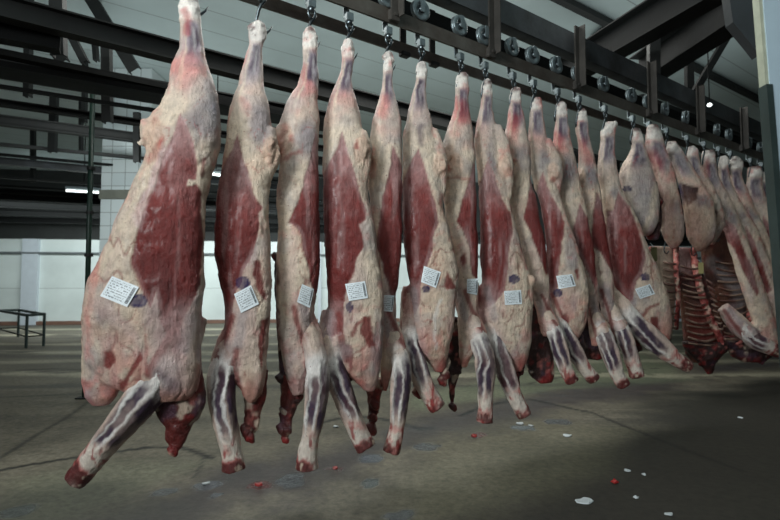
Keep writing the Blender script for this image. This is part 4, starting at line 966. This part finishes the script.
# forequarters: rib cages seen from the inner side
def forequarter(label, x, Yo, shell, spine, ribs, seed, neck=None, tone='dark', tagpos=None):
    Y = railY(x)+Yo
    b0 = at(x, shell[0][0], Y); root = empty('beef_forequarter', b0, label, 'carcass', 'rib quarters hung low at right')
    mb = MB(); loft(mb, shell, Y, .06, .6, .08); me = remesh(mb, .016, 2); p = Paint(me, seed, .008, .004)
    p.col[:] = C[tone]; p.mix('brown', sm(-.2, .4, p.b)*.7); p.mix('meat', sm(.1, .4, p.ex)*.5)
    yy0 = shell[0][0]; p.mix('pink', sm(yy0+8, yy0, p.Y)*.7)
    for (c, pts, r, o) in ribs.get('ops', []): p.stroke(c, pts, r, o)
    p.done('chest_wall', root)
    mb = MB(); blobtube(mb, spine, Y, 0.0); 
    for k in range(len(spine)-1):
        for t in (.0, .33, .66):
            a, b = spine[k], spine[k+1]; q = [a[i]*(1-t)+b[i]*t for i in range(3)]
            blobtube(mb, [(q[0]-q[2]*.3, q[1]-1, q[2]*.7), (q[0]+q[2]*.2, q[1], q[2]*.9), (q[0]+q[2]*.6, q[1]+1, q[2]*.5)], Y, -q[2]/F*Y*.5)
    me = remesh(mb, .012, 1); p = Paint(me, seed+3, .005, .003); p.col[:] = C['meat']; p.mix('pink', sm(0, .3, p.ex)*.9); p.mix('fat', sm(.1, .4, p.ey)*.7); p.done('spine', root)
    for (a, b, sag, r) in ribs['bars']:
        pts = []
        for k in range(6):
            t = k/5; pts.append((a[0]*(1-t)+b[0]*t, a[1]*(1-t)+b[1]*t+sag*math.sin(PI*t), r*(1-.25*t), -.035-.03*math.sin(PI*t)))
        mb = MB(); blobtube(mb, pts, Y, .01, 8); bmesh.ops.recalc_face_normals(mb.bm, faces=mb.bm.faces)
        me = bpy.data.meshes.new('rib'); mb.bm.to_mesh(me); mb.bm.free(); V = getV(me)
        c = np.repeat((C['warm']*.42)[None], len(V), 0); m = sm(-.2, .3, fbm(V*14, seed, 2))[:, None]; c = c*(1-m*.75)+C['deep'][None]*m*.75
        finish(me, c, 'rib', root)
    if neck: ragged(seed+9, root, neck, Y, .014, .03, 'neck_flesh', 5, 'dark')
    if tagpos:
        px, py, w_, h_, colr = tagpos
        m = simple('hang_tag_card', colr, .5, var=.1)
        c = at(px, py, Y-.09); MB().box(c, (w_/F*Y, .004, h_/F*Y), None, .001).build('hang_tag', m, root)
        MB().tube([c+Vector((0, 0, h_/2/F*Y)), c+Vector((0, .06, h_/2/F*Y+.04))], .002, 6).build('tag_string', M_zinc, root)
    return root
bars1 = [((697+i*1.3, 268+i*5.9), (679+i*.62, 266+i*5.9), 2.0+1.2*math.sin(i*2.3), 1.15+.25*math.sin(i*1.7)) for i in range(14)]+[((705+i*1.3, 280+i*6), (712+i*1.1, 286+i*5.2), 1, 1.1) for i in range(9)]
forequarter('pale rib quarter partly hidden behind the thirteenth side, olive tag at top', 662, .06,
  [(246,652,678),(256,653,680),(275,660,680),(300,664,680),(325,664,678),(342,666,676)], [(676,248,2.5),(676,270,2.5),(678,300,2.4),(676,330,2.2)],
  dict(bars=[((662, 262+i*7), (674, 264+i*7), 1.2, 1.5) for i in range(10)], ops=[('fat', [(662, 252), (668, 290), (668, 330)], 9, .8)]), 61, tagpos=(654, 254, 6, 14, (120, 118, 78)))
forequarter('open rib quarter in the middle with bright rib ends and red backbone', 690, .05,
  [(247,674,698),(262,677,704),(285,680,712),(305,684,720),(325,687,726),(342,688,728),(356,690,722),(364,698,714)],
  [(693,249,3.2),(696,270,3.2),(702,295,3.4),(710,318,3.4),(720,338,3.2),(722,352,2.6)],
  dict(bars=bars1, ops=[('silver', [(684, 250), (686, 268)], 6, .8), ('meat', [(700, 320), (705, 350)], 12, .7)]), 62,
  neck=[(342,684,728),(350,686,730),(357,694,722),(363,701,717),(370,706,716),(375,709,714)], tagpos=(701, 268, 5, 11, (170, 160, 110)))
bars2 = [((714+i*.8, 262+i*6.4), (744+i*.5, 260+i*6.2), 3.0+1.2*math.sin(i*1.9), .95+.2*math.sin(i*2.7)) for i in range(13)]
forequarter('dark rib quarter with grey lined chest at far right', 722, .16,
  [(226,704,728),(240,704,738),(260,706,746),(285,710,750),(310,716,752),(330,722,752),(345,730,752),(352,736,748)],
  [(748,288,2.4),(750,305,2.8),(748,325,3),(742,338,3.4),(735,345,3)],
  dict(bars=bars2, ops=[('grey', [(712, 262), (735, 285), (742, 300)], 6, .55), ('grey', [(735, 310), (738, 330)], 9, .4)]), 63,
  neck=[(336,725,778),(346,728,780),(356,732,776),(362,744,765)])

for px, y0, lb in ((665, 234, 'small hook holding the pale rib quarter with the olive tag'), (692, 236, 'small hook holding the open middle rib quarter'), (716, 222, 'small hook holding the dark rib quarter at far right')):
    Y = railY(px)
    tag(MB().tube([at(px+dx, y0+dy, Y-.03) for dx, dy in ((-3, 2), (-2, -1), (0, -2), (2, 0), (1, 5), (0, 10), (-1, 16), (0, 19), (2, 19.5), (4, 17))], .006, 8).build('s_hook', M_hook, None, True), lb, 'hook', 'small hooks between quarters')
# ------------------------------------------------------------------ scraps on the floor
def scrap(name, px, py, wpx, dpx, mat, label, cat, seed, group=None, h=.006, rot=.3):
    rnd = random.Random(seed); c = hz(px, py, 0); w_ = wpx/F*c.y; a = hz(px, py-dpx/2, 0).y-hz(px, py+dpx/2, 0).y
    mb = MB(); n = 9; lo = []; hi = []
    for k in range(n):
        t = 2*PI*k/n; q = rnd.uniform(.75, 1.15); x = math.cos(t)*w_/2*q; y = math.sin(t)*a/2*q
        z = h*rnd.uniform(.3, 1.6); lo.append(Vector((c.x+x, c.y+y, .0005+z*.3))); hi.append(Vector((c.x+x*.93, c.y+y*.93, .002+z)))
    prism(mb, lo, hi); return tag(mb.build(name, mat), label, cat, group)
M_bit = simple('red_meat_bit', (176, 52, 50), .35, 0, .4, 30, .3)
SC = [(585, 502, 17, 6, 'largest white paper scrap on the floor at lower right'), (567, 436, 9, 2.6, 'thin white paper strip on the floor below the ninth carcass'),
      (627, 471, 7, 3, 'small white scrap right of the floor centre'), (669, 515, 9, 3, 'white scrap at bottom edge of the floor at right'), (644, 475, 4, 2, 'tiny white fleck near a small scrap'),
      (636, 498, 6, 2, 'dull pale fleck between two white scraps'), (740, 418, 4, 1.6, 'tiny pale fleck on the far right floor'), (336, 427, 6, 1.8, 'white fleck on the floor behind the third carcass'),
      (206, 484, 9, 2.6, 'wet white scrap below the second carcass'), (520, 424, 9, 1.8, 'wet white scrap below the eighth carcass'), (531, 426, 5, 1.4, 'small wet fleck beside the scrap below the eighth carcass')]
for i, (x, y, w_, d_, lb) in enumerate(SC): scrap('paper_scrap', x, y, w_, d_, M_white_scrap, lb, 'scrap', i+5, 'pale scraps scattered on the floor')
for i, (x, y, w_, d_, lb) in enumerate([(615, 483, 8, 3, 'red meat scrap lying by the white scraps at right'), (259, 486, 9, 2.2, 'red meat scrap in a puddle under the second carcass'), (335, 469, 5, 2.4, 'small red scrap under the third carcass'), (474, 437, 6, 2, 'red scrap below the seventh carcass')]):
    scrap('meat_scrap', x, y, w_, d_, M_bit, lb, 'scrap', i+50, 'red scraps on the floor', .012)
